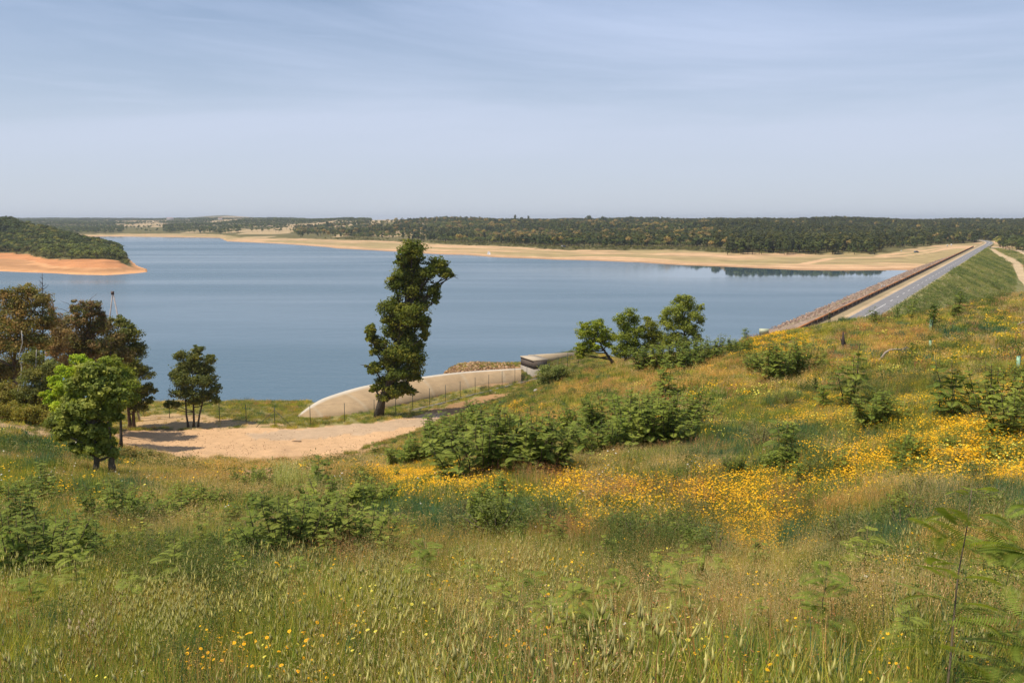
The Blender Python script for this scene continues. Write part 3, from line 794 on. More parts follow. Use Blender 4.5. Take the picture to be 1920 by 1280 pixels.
# ------------------------------------------------------------------ far trees
def unit(n):
    q = rng.normal(size=(n, 3)); return q / np.linalg.norm(q, axis=1)[:, None]
def far_tree(kind, col, seed):
    g = np.random.default_rng(seed); mb = MB()
    if kind == 'round': bl = [(g.uniform(-.2, .2), g.uniform(-.2, .2), g.uniform(.45, .78), g.uniform(.2, .3)) for _ in range(6)]; asp = .85
    elif kind == 'tall': bl = [(g.uniform(-.09, .09), g.uniform(-.09, .09), z, g.uniform(.11, .17)) for z in np.linspace(.28, .9, 7)]; asp = 1.2
    elif kind == 'shrub': bl = [(g.uniform(-.45, .45), g.uniform(-.45, .45), g.uniform(.2, .6), g.uniform(.3, .42)) for _ in range(6)]; asp = .8
    else: bl = [(g.uniform(-.26, .26), g.uniform(-.26, .26), g.uniform(.62, .84), g.uniform(.14, .22)) for _ in range(6)]; asp = .55
    col = np.array(col) * (1.65, 1.5, 1.2)
    for (x, y, z, r) in bl:
        n = 26; d = unit(n); d[:, 2] = np.abs(d[:, 2]) * 1.1 - .25
        c_ = np.array([x, y, z]) + d * r * rng.uniform(.65, 1.05, n)[:, None] * (1, 1, asp)
        cc = col * g.uniform(.72, 1.3) * np.array([g.uniform(.9, 1.15), 1, g.uniform(.8, 1.1)])
        mb.leaves(c_, g.uniform(.11, .17, n) * (1.15 if kind == 'shrub' else 1), cc * rng.uniform(.8, 1.2, n)[:, None], nrm=d * .8 + (0, 0, .5), asp=.8, jit=.6)
    if kind != 'shrub':
        mb.tube([(0, 0, -.05), (.01, 0, .3), (0, .01, .66)], [.022, .017, .008], (.13, .10, .07), 4)
    return mb.mesh(kind + '_tree', M_farleaf)
FT = [far_tree('round', (.078, .098, .032), 1), far_tree('round', (.055, .078, .026), 2), far_tree('round', (.115, .125, .045), 3), far_tree('tall', (.055, .075, .025), 4), far_tree('tall', (.075, .088, .030), 5),
      far_tree('flat', (.05, .07, .022), 6), far_tree('shrub', (.075, .085, .030), 7), far_tree('shrub', (.10, .105, .040), 8), far_tree('round', (.15, .125, .06), 9)]
rows = []      # X, Y, height, kind, zone
ctrl_road = ctr[:, :2][::4]
def zone_pts(n, px0, px1, Y0, Y1):
    Y = np.sqrt(rng.uniform(Y0 ** 2, Y1 ** 2, n)); px = rng.uniform(px0, px1, n)
    return (px - 960) / F * Y * 1.006, Y
def keepers(X, Y, dense):
    z = ground(X, Y); pa = pxa(X, Y)
    Ye = zy(4.0, np.interp(pa, edge[:, 0], edge[:, 1])); jit = (fbm(X / 30, Y / 25 + z, 83) - .5) * 40
    ok = (Y > Ye + 8 + jit)
    lp = (pa < 320) & (Y < 1500)
    ok = np.where(lp, (Y > np.interp(pa, pen[:, 0], pen[:, 2]) + jit * .7) & (z > 2.3), ok & (z > 2.5))
    s, t = dam_st(X, Y)
    ok &= ~((s < s_end + 30) & (t < 45) & (t > -95)) & ~((s < s_end - 110) & (t < 0)) & (seg_dist(X, Y, list(ctrl_road[-12:])) > 13) & (seg_dist(X, Y, track2) > 16) & (seg_dist(X, Y, upper) > 14) & (seg_dist(X, Y, track) > 8)
    return ok, z, pa
# main wood on the far shore
X, Y = zone_pts(52000, 560, 2050, 860, 2750)
ok, z, pa = keepers(X, Y, 1)
ok &= rng.random(len(X)) < np.where(Y < 1500, 1, .62)
clear = (pa < 820) & (fbm(X / 90, Y / 160, 111) > .53); ok &= ~(clear & (rng.random(len(X)) < .85))
ok &= ~((pa > 1640) & (pa < 1856) & (Y < 1000 + (pa - 1640) * .6))
ok &= ~((pa > 1855) & (Y < 1010) & (pa < 1878))
X, Y, z, pa = X[ok], Y[ok], z[ok], pa[ok]
Ye = zy(4.0, np.interp(pa, edge[:, 0], edge[:, 1])); dback = Y - Ye
tn = fbm(X / 120, Y / 160, 113)
kd = np.where(tn > .5, rng.choice([0, 1, 2, 1], len(X)), rng.choice([3, 4, 1, 3, 5], len(X)))
kd = np.where(rng.random(len(X)) < .05, 8, kd)
tallzone = (pa > 1330)
kd = np.where(tallzone & (rng.random(len(X)) < .75), rng.choice([3, 4, 3], len(X)), kd)
Hh = np.where(kd >= 3, rng.uniform(8, 13, len(X)), rng.uniform(5.5, 9.5, len(X))) * np.where(tallzone, 1.15, 1)
fringe = (dback < 55) & (pa < 1350)
kd = np.where(fringe, rng.choice([6, 7, 6], len(X)), kd); Hh = np.where(fringe, rng.uniform(2.2, 4.2, len(X)), Hh)
low = (pa > 1645) & (pa < 1862) & (Y < 1150); Hh = np.where(low, Hh * .8, Hh)
rows.append(np.c_[X, Y, Hh, kd, np.where(fringe, 1, np.where(tallzone, 2, 0))])
# front rank of tall trees beside the beach
for x in np.r_[np.linspace(1364, 1640, 66), rng.uniform(1364, 1645, 60)]:
    q = at_z(x, rng.uniform(470.5, 476.8), 4.2)
    rows.append(np.array([[q[0], q[1], rng.uniform(10, 15.5), rng.choice([3, 4, 3, 1]), 3]]))
# hills to the left, with open fields
X, Y = zone_pts(40000, -250, 700, 2000, 6300)
ok, z, pa = keepers(X, Y, 1)
fieldm = fbm(X / 160, Y / 330, 91, 3) > np.where(pa < 235, .66, .53)
ok &= ~(fieldm & (rng.random(len(X)) < .9)) & ~((pa > 250) & (pa < 322) & (Y > 2150) & (Y < 3300) & (rng.random(len(X)) < .93))
X, Y, pa = X[ok], Y[ok], pa[ok]
rows.append(np.c_[X, Y, rng.uniform(6, 11, len(X)), rng.choice([0, 1, 1, 5], len(X)), np.full(len(X), 4)])
# wooded peninsula
X, Y = zone_pts(9500, -250, 250, 690, 1400)
ok, z, pa = keepers(X, Y, 1)
ok &= ~((z < 3.0) & (pa > 225))
X, Y, pa, z = X[ok], Y[ok], pa[ok], z[ok]
lowp = (Y < 860)
kd = np.where(lowp, rng.choice([6, 7, 6, 0], len(X)), rng.choice([0, 1, 2, 1, 5, 6], len(X)))
kd = np.where((pa < 60) & (Y > 1050), rng.choice([3, 5, 1], len(X)), kd)
Hh = np.where(kd >= 6, rng.uniform(2.5, 4.8, len(X)), rng.uniform(5, 9, len(X))); Hh = np.where((pa < 55) & (Y > 1050), rng.uniform(9, 14, len(X)), Hh)
rows.append(np.c_[X, Y, Hh, kd, np.where(lowp, 6, 5)])
# dark trees on the right, beside the end of the dam
for k in range(260):
    x = rng.uniform(1872, 2080); y = rng.uniform(456, 464 + (x - 1872) * .30)
    q = at_z(x, min(y, 486), 6.5 if y < 470 else 3.5)
    rows.append(np.array([[q[0], q[1], rng.uniform(8, 13.5), rng.choice([0, 1, 1, 3, 2]), 7]]))
for x, hh_ in ((965, 22), (978, 18), (990, 20), (1102, 24), (1130, 20), (1181, 20), (1414, 15), (1436, 17), (1462, 18), (1490, 17), (1500, 18), (1510, 16), (1578, 22), (1586, 18), (1632, 17), (1668, 15), (1700, 15), (1828, 16), (824, 16), (616, 20), (60, 15)):
    q = np.array([(x - 960) / F * 2350, 2350.]); rows.append(np.array([[q[0], q[1], hh_, 3 if hh_ > 19 and x < 1000 else 1, 8]]))
T = np.concatenate(rows); Tz = ground(T[:, 0], T[:, 1]) - .15
tpx, tpy = project(T[:, 0], T[:, 1], Tz)
app = T[:, 2] / T[:, 1] * np.where((tpx > -8) & (tpx < 1930), 1, 0)
app = np.where((T[:, 4] == 3), app * 1.6, app); app = np.where((T[:, 4] == 7), app * 1.15, app); app = np.where(T[:, 4] == 8, 1, app)
order = np.argsort(-app); top = order[:292]; restt = order[292:]
zl = {8: ('rounded treetop standing out above the skyline of the far wood', 'skyline_tree', 'taller trees on the skyline'), 0: ('broad green tree in the dense wood on the far shore', 'broadleaf_tree', 'trees of the far shore wood'), 1: ('low scrub bush along the foot of the far wood', 'scrub_bush', 'scrub bushes of the far shore'),
      2: ('slim dark tree in the dense wood behind the pale beach', 'slim_tree', 'slim trees of the far wood'), 3: ('tall dark tree in the front rank of the wood, right behind the pale far beach', 'slim_tree', 'front rank of the far wood'),
      4: ('tiny tree on the distant farmed hills', 'hill_tree', 'trees on the distant hills'), 5: ('green tree on the wooded hill of the left headland', 'headland_tree', 'trees of the left headland'),
      6: ('dense green bush above the orange bank at the tip of the left headland', 'headland_bush', 'bushes of the left headland'), 7: ('dark leafy tree right of the bend where the road leaves the dam', 'roadside_tree', 'trees right of the road bend')}
for i_ in top:
    lab, nm, gr = zl[int(T[i_, 4])]
    o = bpy.data.objects.new(nm, FT[int(T[i_, 3])]); C.objects.link(o)
    o.location = (T[i_, 0], T[i_, 1], Tz[i_]); h_ = T[i_, 2]; o.rotation_euler = (0, 0, rng.uniform(0, 6.28)); w_ = h_ * rng.uniform(.85, 1.2); o.scale = (w_, w_, h_)
    tag(o, lab, 'bush' if 'bush' in nm else 'tree', gr)
hh = T[restt, 2]; ww = hh * rng.uniform(.9, 1.3, len(hh))
scatter('far_wood', np.c_[T[restt, 0], T[restt, 1], Tz[restt]], rots(len(restt), .04), np.c_[ww, ww, hh], T[restt, 3], FT, 'continuous green wood covering the hills across the water', 'wood')

# ------------------------------------------------------------------ hero trees
def hero_tree(name, label, base, blobs, leaf, nleaf, cols, trunks, group=None, spread=1.0, bark=(.10, .08, .06), cat='tree', twig=0, seed=1, hang=0.0, tr=.02, yd=None):
    cols = [tuple(np.array(c_) * (1.98, 1.7, 1.15)) for c_ in cols]
    g = np.random.default_rng(seed)
    b0 = hit(*base) if yd is None else at_y(*base, yd)
    if yd is not None: b0[2] = ground(b0[0], b0[1])[0]
    Y = b0[1]; sc = Y / F * 1.01
    root = empty(name, b0, label, cat, group)
    mb = MB(); wts = np.array([b[2] * b[3] for b in blobs], float); wts /= wts.sum()
    cen = []
    for (bx, by, rx, ry), wgt in zip(blobs, wts):
        off = g.uniform(-.6, .6) * 0.5 * (rx + ry) * sc * spread
        c_ = at_y(bx, by, Y + off) - b0; cen.append(c_)
        r = np.array([rx, .5 * (rx + ry) * spread, ry]) * sc
        nl = int(nleaf * 2.2 * wgt); ns = max(9, int(14 + nl / 70)); 
        d = g.normal(size=(ns, 3)); d /= np.linalg.norm(d, axis=1)[:, None]
        sc_c = c_ + d * r * g.uniform(.1, 1.0, ns)[:, None]; sr = g.uniform(.22, .50, ns) * np.mean(r)
        which = g.integers(0, ns, nl); dd = g.normal(size=(nl, 3)); dd /= np.linalg.norm(dd, axis=1)[:, None]
        P_ = sc_c[which] + dd * (sr[which] * g.uniform(.45, 1.1, nl) ** .7 * np.where(g.random(nl) < .14, 1.45, 1))[:, None] * (1.15, 1.15, .75)
        P_[:, 2] -= hang * g.uniform(0, 1, nl) * sr[which]
        nr = dd * .6 + d[which] * .35 + (0, 0, .45)
        ci = g.integers(0, len(cols), ns)[which]; cc = np.array(cols)[ci] * g.uniform(.78, 1.25, ns)[which][:, None] * g.uniform(.85, 1.15, nl)[:, None]
        mb.leaves(P_, leaf * 1.1 * g.uniform(.6, 1.4, nl), cc, nrm=nr, asp=.55, jit=.95)
    mb.build('crown', M_leaf, root)
    mt = MB(); cen = np.array(cen)
    hgt = cen[:, 2].max()
    for (tx, ty, kx, ky, r0) in trunks:      # foot pixel, head pixel, radius at foot
        a = at_y(tx, ty, Y) - b0; a[2] -= .4; b_ = at_y(kx, ky, Y) - b0
        tt = np.linspace(0, 1, 9)[:, None]; P_ = a + (b_ - a) * tt + np.c_[g.normal(0, .012, 9), g.normal(0, .012, 9), np.zeros(9)] * np.linalg.norm(b_ - a)
        P_[0] = a
        mt.tube(P_, r0 * (1.15 - .85 * tt[:, 0] ** .8) * np.r_[1.25, np.ones(8)], bark, 8)
    tr0 = trunks[0]; a = at_y(tr0[0], tr0[1], Y) - b0; b_ = at_y(tr0[2], tr0[3], Y) - b0
    for c_ in cen:
        f = np.clip((c_[2] - a[2]) / (b_[2] - a[2] + 1e-6) * .8 - .05, .12, .95); s_ = a + (b_ - a) * f
        tt = np.linspace(0, 1, 5)[:, None]; P_ = s_ + (c_ - s_) * tt; P_[:, 2] -= np.sin(tt[:, 0] * math.pi) * .08 * np.linalg.norm(c_ - s_)
        mt.tube(P_, tr0[4] * .42 * (1 - .8 * tt[:, 0]) + .01, bark, 5)
        for _ in range(twig):
            e = c_ + g.normal(size=3) * np.array([1, 1, .8]) * sc * 14
            mt.tube([c_ + (s_ - c_) * .3, (c_ + e) / 2 + g.normal(size=3) * sc * 2, e], [tr0[4] * .18, tr0[4] * .11, tr0[4] * .04], bark, 4)
    mt.build('trunk', M_bark, root)
    return root
tall = [(772, 468, 24, 17), (756, 487, 18, 12), (778, 489, 22, 10), (770, 502, 20, 10), (819, 496, 24, 13), (836, 512, 16, 8), (845, 514, 8, 6), (803, 510, 20, 12), (761, 514, 30, 16), (741, 531, 17, 15), (776, 524, 26, 14), (773, 543, 34, 16), (813, 541, 13, 14), (816, 560, 9, 9), (790, 566, 20, 14),
        (738, 578, 27, 19), (770, 588, 34, 22), (790, 606, 22, 16), (735, 602, 18, 13), (695, 622, 11, 14), (692, 634, 9, 8), (709, 642, 18, 12), (750, 622, 36, 20), (796, 628, 9, 12), (763, 646, 32, 18), (761, 664, 34, 18), (730, 660, 22, 14), (704, 659, 12, 8), (735, 678, 26, 16), (779, 684, 17, 18), (702, 690, 17, 12),
        (748, 700, 30, 16), (778, 706, 14, 10), (722, 718, 22, 14), (702, 728, 10, 9), (747, 727, 28, 14), (768, 731, 12, 9), (724, 742, 20, 8)]
hero_tree('leaning_tree', 'tall narrow dark green tree leaning right by the fence before the curved weir', (709, 781), tall, .30, 40000, [(.060, .09, .019), (.082, .108, .021), (.047, .072, .017), (.105, .122, .025)], [(709, 781, 782, 500, .55)], twig=1, seed=3, tr=.3)
small = [(340, 666, 13, 11), (372, 655, 12, 9), (393, 672, 11, 12), (366, 668, 14, 12), (350, 688, 24, 15), (380, 690, 22, 15), (330, 704, 15, 11), (345, 714, 25, 14), (385, 714, 24, 13), (402, 728, 13, 11), (350, 736, 28, 12), (385, 741, 24, 10), (313, 758, 10, 7), (330, 757, 12, 7), (404, 748, 11, 9), (366, 752, 20, 8)]
Kk = [(98, 650, 24, 18), (120, 690, 24, 20), (150, 650, 22, 18), (90, 705, 26, 20), (190, 680, 24, 18), (70, 640, 22, 18), (175, 655, 22, 16), (205, 650, 18, 20), (215, 690, 26, 22), (60, 690, 26, 22), (130, 740, 26, 22), (210, 740, 28, 22), (30, 700, 30, 26), (0, 690, 28, 26), (10, 750, 30, 26), (60, 745, 30, 24)]
Ll = [(198, 610, 20, 16), (210, 636, 22, 18), (196, 662, 24, 18), (228, 668, 22, 18), (208, 690, 24, 18), (120, 618, 18, 16), (132, 600, 14, 12), (110, 640, 18, 16)]
hero_tree('brown_olive_tree', 'brownish olive tree packed between the russet tree and the dark olive tree of the grove', (205, 798), Ll, .22, 8000, [(.12, .11, .055), (.10, .11, .045), (.14, .115, .065)], [(205, 798, 205, 640, .2)], seed=42, yd=110, twig=3, bark=(.2, .16, .13))
hero_tree('olive_tree', 'shadowy olive green tree filling the middle of the left grove between the others', (130, 795), Kk, .24, 15000, [(.085, .095, .038), (.11, .11, .045), (.065, .078, .03), (.13, .11, .055)], [(130, 795, 128, 680, .2)], seed=41, yd=112, twig=1)
hero_tree('small_tree', 'round headed small tree on three slim trunks, standing alone beside the sandy yard', (362, 800), small, .24, 13000, [(.085, .115, .042), (.115, .135, .045), (.07, .095, .036)], [(362, 800, 360, 690, .16), (353, 799, 342, 700, .15), (371, 799, 384, 700, .14)], seed=4)
E_ = [(228, 603, 18, 12), (240, 625, 24, 16), (222, 642, 22, 18), (255, 655, 20, 18), (235, 685, 30, 24), (265, 698, 20, 16), (272, 728, 18, 12), (250, 742, 25, 16), (228, 722, 24, 22), (287, 733, 8, 6), (262, 762, 16, 10), (280, 750, 9, 8)]
hero_tree('grove_tree', 'dark olive green tree on two reddish trunks, right edge of the left grove', (246, 803), E_, .26, 14000, [(.085, .11, .032), (.12, .125, .04), (.07, .09, .03), (.11, .125, .045)], [(243, 803, 240, 680, .26), (250, 802, 252, 680, .24)], seed=5, bark=(.17, .10, .07))
D_ = [(139, 577, 9, 14), (160, 574, 16, 12), (180, 573, 12, 10), (171, 588, 20, 12), (192, 592, 9, 10), (145, 602, 22, 16), (178, 612, 24, 16), (155, 635, 28, 22), (185, 645, 22, 18), (132, 650, 20, 25), (165, 668, 26, 18)]
hero_tree('russet_tree', 'dark russet tree with dead grey inner branches, in the middle of the left grove', (165, 795), D_, .22, 8500, [(.13, .10, .062), (.085, .10, .045), (.15, .115, .075), (.10, .11, .05)], [(168, 795, 166, 600, .24)], seed=6, twig=7, bark=(.22, .18, .15), yd=104)
Cc = [(104, 600, 14, 18), (112, 625, 18, 18), (106, 655, 22, 20), (122, 680, 16, 16), (96, 580, 10, 12)]
hero_tree('dying_tree', 'greyish brown half dead tree behind the bare spire in the left grove', (108, 792), Cc, .2, 2600, [(.17, .135, .095), (.15, .13, .09), (.19, .14, .10)], [(108, 792, 100, 570, .2)], seed=7, twig=9, bark=(.20, .16, .13), yd=100)
A_ = [(18, 552, 22, 14), (55, 545, 28, 14), (78, 560, 24, 18), (-25, 560, 30, 22), (30, 575, 38, 20), (-20, 605, 40, 26), (35, 606, 40, 24), (82, 600, 26, 22), (-30, 650, 36, 28), (15, 645, 38, 24), (62, 640, 34, 22), (-20, 700, 36, 26), (20, 690, 34, 20), (5, 728, 30, 16), (-40, 745, 30, 20)]
hero_tree('browned_tree', 'large spreading tree with orange brown foliage at the left edge of the photo', (25, 790), A_, .2, 21000, [(.15, .128, .058), (.135, .13, .055), (.10, .11, .045), (.175, .125, .062), (.085, .10, .04)], [(25, 792, 30, 570, .3), (4, 792, -20, 620, .25)], seed=8, twig=2, bark=(.2, .15, .11), yd=92)
Ff = [(60, 668, 26, 16), (92, 690, 22, 20), (60, 702, 28, 18), (88, 722, 26, 18), (55, 735, 28, 18), (100, 750, 22, 16), (70, 755, 24, 14)]
hero_tree('pale_stemmed_tree', 'thin grey green tree with a pale bare stem below the orange brown crown', (68, 794), Ff, .19, 6500, [(.105, .13, .05), (.13, .14, .05), (.085, .11, .045)], [(68, 794, 66, 655, .13), (36, 794, 38, 620, .12)], seed=9, twig=1, bark=(.48, .44, .38), yd=88)
Gg = [(152, 674, 18, 11), (160, 690, 16, 12), (128, 698, 20, 14), (104, 712, 16, 10), (120, 728, 24, 16), (92, 742, 16, 12), (140, 742, 18, 14), (110, 762, 20, 14)]
hero_tree('bright_green_tree', 'vivid yellow green tree in the left grove, behind the darker tree nearest the camera', (135, 808), Gg, .19, 7500, [(.19, .29, .025), (.15, .25, .025), (.23, .31, .035)], [(135, 812, 138, 700, .14)], seed=10, yd=80)
Ii = [(205, 680, 22, 14), (228, 700, 24, 16), (210, 715, 24, 18), (245, 722, 18, 16), (232, 748, 22, 16), (250, 745, 14, 12), (205, 748, 22, 18)]
hero_tree('mid_green_tree', 'fresh green rounded tree just in front of the dark olive tree of the left grove', (228, 828), Ii, .17, 8000, [(.14, .20, .035), (.11, .17, .035), (.16, .20, .045)], [(226, 830, 225, 720, .14)], seed=11, yd=72)
Jj = [(172, 698, 24, 16), (205, 704, 22, 16), (150, 722, 24, 16), (188, 728, 32, 20), (222, 742, 18, 16), (130, 752, 18, 16), (165, 765, 32, 22), (206, 772, 26, 18), (132, 785, 20, 14), (150, 800, 22, 14), (188, 806, 28, 16), (165, 822, 22, 13), (203, 826, 16, 11), (150, 838, 20, 11), (184, 840, 24, 12), (212, 850, 14, 10), (118, 812, 18, 13), (128, 770, 18, 16)]
hero_tree('near_tree', 'dense grey green tree nearest the camera, in front of the left grove', (181, 892), Jj, .125, 21000, [(.125, .17, .05), (.155, .19, .058), (.10, .14, .045)], [(181, 892, 176, 790, .13), (209, 862, 204, 790, .12)], seed=12, bark=(.13, .11, .09))
# low bushes at the foot of the grove
def bush(label, base, blobs, leaf, n, cols, seed, yd=None, name='bush', bark=(.12, .09, .06)):
    bx, by = base
    return hero_tree(name, label, base, blobs, leaf, n, cols, [(bx, by, bx + 1, by - 12, .04), (bx - 3, by, bx - 8, by - 10, .03)], seed=seed, cat='bush', yd=yd, bark=bark)
bush('dark olive bush at the foot of the orange brown tree', (45, 800), [(20, 772, 30, 18), (55, 775, 32, 16), (85, 785, 24, 13), (-15, 775, 26, 18), (60, 790, 22, 8)], .17, 7000, [(.13, .135, .035), (.10, .115, .03), (.16, .15, .045)], 21, 84)
bush('tall olive thicket filling the foot of the left grove behind the bushes', (70, 802), [(10, 735, 28, 20), (45, 745, 30, 20), (80, 740, 28, 22), (110, 745, 22, 22), (20, 765, 30, 16), (70, 770, 30, 16), (110, 780, 22, 14)], .19, 8000, [(.11, .12, .04), (.085, .10, .035), (.15, .13, .05)], 26, 88)
bush('deep green bush under the vivid yellow green tree', (120, 815), [(105, 788, 24, 16), (135, 795, 26, 18), (120, 805, 24, 10), (160, 800, 20, 16)], .15, 5500, [(.075, .11, .03), (.10, .13, .035)], 22, 70)
bush('grey brown bush left of the sandy yard entrance', (240, 868), [(225, 852, 14, 10), (246, 850, 14, 12), (262, 858, 9, 8)], .1, 1600, [(.16, .15, .07), (.11, .11, .055)], 23)
bush('small dry twiggy bush right of the near tree, at the yard edge', (290, 866), [(283, 852, 9, 12), (296, 855, 8, 9)], .08, 700, [(.20, .18, .09), (.14, .15, .06)], 24)
bush('pale grey green bush beside the grey cabinet', (1036, 724), [(1022, 695, 16, 12), (1050, 694, 17, 12), (1036, 704, 18, 12), (1014, 714, 10, 9), (1058, 708, 12, 10), (1036, 716, 20, 8)], .14, 5500, [(.13, .17, .075), (.10, .145, .055), (.16, .19, .09)], 25)
T1 = [(1096, 610, 11, 9), (1119, 608, 15, 10), (1091, 624, 11, 12), (1111, 624, 15, 12), (1133, 621, 13, 9), (1148, 632, 13, 9), (1107, 640, 15, 10), (1089, 651, 11, 11), (1119, 650, 11, 7), (1138, 646, 13, 6), (1086, 664, 10, 8), (1104, 656, 14, 8), (1128, 634, 14, 9)]
hero_tree('crooked_tree', 'bright green crooked tree with a low bent trunk, left end of the crest row', (1149, 672), T1, .17, 8000, [(.165, .225, .028), (.13, .185, .026), (.19, .235, .04)], [(1149, 674, 1122, 640, .18), (1147, 668, 1092, 664, .12)], seed=31, yd=104, bark=(.09, .07, .055))
T2 = [(1181, 587, 14, 10), (1165, 598, 15, 11), (1188, 601, 14, 12), (1172, 613, 20, 12), (1192, 622, 14, 12), (1175, 631, 22, 13), (1169, 650, 18, 13), (1190, 645, 16, 12), (1172, 662, 22, 10), (1196, 658, 18, 10), (1154, 655, 12, 9)]
hero_tree('crest_tree', 'dark green tree with a pale dead stem, second from left in the crest row', (1173, 670), T2, .16, 7500, [(.115, .165, .034), (.145, .185, .038), (.095, .135, .03)], [(1173, 672, 1178, 600, .14)], seed=32, yd=103)
T3 = [(1214, 597, 9, 8), (1222, 609, 15, 12), (1205, 617, 15, 11), (1228, 624, 15, 11), (1211, 632, 17, 9), (1226, 640, 16, 10), (1214, 650, 20, 11), (1238, 632, 16, 12), (1236, 650, 16, 10)]
hero_tree('crest_tree', 'lowest yellowish green tree, third from the left in the row on the crest', (1226, 662), T3, .15, 5200, [(.145, .175, .036), (.12, .155, .036)], [(1226, 664, 1218, 605, .11)], seed=33, yd=104)
T4 = [(1289, 559, 10, 8), (1271, 563, 14, 11), (1290, 572, 20, 12), (1268, 582, 20, 14), (1250, 586, 11, 11), (1246, 600, 14, 11), (1274, 600, 24, 14), (1300, 590, 18, 14), (1313, 577, 8, 9), (1287, 612, 20, 10), (1315, 600, 8, 10), (1258, 612, 14, 10), (1262, 628, 20, 11), (1298, 622, 18, 11), (1280, 640, 24, 12), (1252, 645, 16, 10), (1308, 632, 12, 9)]
hero_tree('crest_tree', 'tallest and roundest tree, right end of the row on the crest', (1284, 665), T4, .16, 11000, [(.12, .165, .045), (.15, .19, .05), (.10, .135, .038)], [(1284, 667, 1280, 580, .16)], seed=34, yd=102, twig=1)
# bare and dead wood
def dead(name, label, base, polys, col, yd=None, cat='dead tree'):
    b0 = hit(*base) if yd is None else at_y(*base, yd)
    if yd is not None: b0[2] = ground(b0[0], b0[1])[0]
    mb = MB()
    for pts, r0, r1 in polys:
        P_ = np.array([at_y(x, y, b0[1] + d_) - b0 for x, y, d_ in pts]); mb.tube(P_, np.linspace(r0, r1, len(P_)), col, 6)
    return tag(mb.build(name, M_wood, loc=b0), label, cat)
pol = [([(84, 794, 0), (82, 700, 0), (80, 600, .2), (79, 512, 0)], .16, .02)]
for k in range(26):
    y_ = rng.uniform(518, 700); sgn = rng.choice([-1, 1]); l_ = rng.uniform(6, 16) * (.5 + (y_ - 510) / 160)
    pol.append(([(80.5, y_, 0), (80.5 + sgn * l_ * .6, y_ - l_ * .35, rng.uniform(-.6, .6)), (80.5 + sgn * l_, y_ - l_ * .9, rng.uniform(-1, 1))], .035, .008))
dead('bare_spire_tree', 'thin dark leafless spire rising above the orange brown tree', (84, 794), pol, (.07, .055, .05), 93)
dead('leaning_stump', 'short pale slanting dead trunk left of the near tree', (133, 860), [([(133, 862, 0), (138, 848, 0), (141, 834, 0), (147, 822, 0)], .12, .06)], (.5, .45, .38), cat='stump')
dead('dead_stump', 'splintered purplish brown stump between the crest trees and the golden flowers', (1346, 671), [([(1346, 674, 0), (1345, 660, 0), (1343, 650, 0)], .42, .02), ([(1349, 674, 0), (1349, 662, 0)], .3, .03), ([(1342, 674, .2), (1342, 664, .2), (1340, 658, 0)], .22, .02)], (.20, .15, .14), cat='stump')
dead('dead_branch', 'bleached curved branch lying among dead twigs in the grass on the right slope', (1646, 680), [([(1646, 680, 0), (1653, 671, .1), (1660, 661, 0), (1668, 656, 0), (1680, 654.5, 0), (1692, 655, 0), (1700, 661, 0)], .09, .03), ([(1692, 655, 0), (1700, 650, 0), (1706, 655, 0)], .04, .01), ([(1688, 655, 0), (1695, 664, .3), (1704, 668, 0)], .05, .01)] + [([(1694 + rng.uniform(-6, 6), 656 + rng.uniform(-3, 3), 0), (1698 + rng.uniform(-10, 8), 652 + rng.uniform(-4, 14), rng.uniform(-.5, .5))], .025, .006) for _ in range(16)], (.36, .31, .27), cat='branch')
dead('dead_branch', 'thin bare branch at the right edge of the slope above the tree guard', (1896, 617), [([(1896, 617, 0), (1906, 609, 0), (1925, 601, 0), (1945, 598, 0)], .05, .02)], (.36, .31, .27), cat='branch')
dead('burnt_stem', 'dark dead seedling stump standing on the upper slope left of the reddish grass', (1582, 658), [([(1582, 662, 0), (1581, 640, 0), (1581, 622, 0)], .22, .04), ([(1582, 652, 0), (1586, 640, 0)], .1, .02), ([(1581, 645, 0), (1576, 634, 0)], .1, .02)], (.07, .055, .05), cat='stump')
mb = MB(); a0 = at_z(190, 785, 10); hb = at_z(211, 549, 10)
b0 = at_y(205, 700, 122); b0[2] = ground(b0[0], b0[1])[0]
for x1, x2 in ((211, 183), (212, 262)):
    a = at_y(x1, 550, 122) - b0; b_ = at_y(x2, 790, 122) - b0
    b_[2] = -.2; mb.tube([a, b_], [.09, .16], (.42, .38, .37), 8)
mb.box(at_y(211, 549, 122) - b0, (.34, .3, .45), (.16, .12, .11))
tag(mb.build('timber_mast', M_wood, loc=b0), 'pale two legged mast joined at the top, rising behind the left grove', 'mast')
# ------------------------------------------------------------------ meadow plants (templates)
def blades(mb, n, Rr, h0, h1, w, lean, cols, seg=2):
    a = rng.uniform(0, 6.283, n); r = Rr * np.sqrt(rng.random(n)); b = np.c_[r * np.cos(a), r * np.sin(a), np.full(n, -.03)]
    h = rng.uniform(h0, h1, n); la = rng.uniform(0, 6.283, n); ll = rng.uniform(.1, 1, n) * lean * h
    d = np.c_[np.cos(la), np.sin(la), np.zeros(n)]; fa = rng.uniform(0, 6.283, n); s_ = np.c_[np.cos(fa), np.sin(fa), np.zeros(n)] * (w * rng.uniform(.6, 1.3, n) / 2)[:, None]
    m1 = b + d * (ll * .3)[:, None] + np.c_[np.zeros((n, 2)), h * .55]; tip = b + d * ll[:, None] + np.c_[np.zeros((n, 2)), h]
    v = np.stack([b - s_, b + s_, m1 + s_ * .8, m1 - s_ * .8, tip], 1).reshape(-1, 3); k = np.arange(n)[:, None] * 5
    ci = rng.integers(0, len(cols), n); cc = np.array(cols)[ci] * rng.uniform(.75, 1.25, n)[:, None]
    mb.add(v, [k + np.array([[0, 1, 2, 3]]), k + np.array([[3, 2, 4]])], np.repeat(cc, 5, 0))
    return tip, d
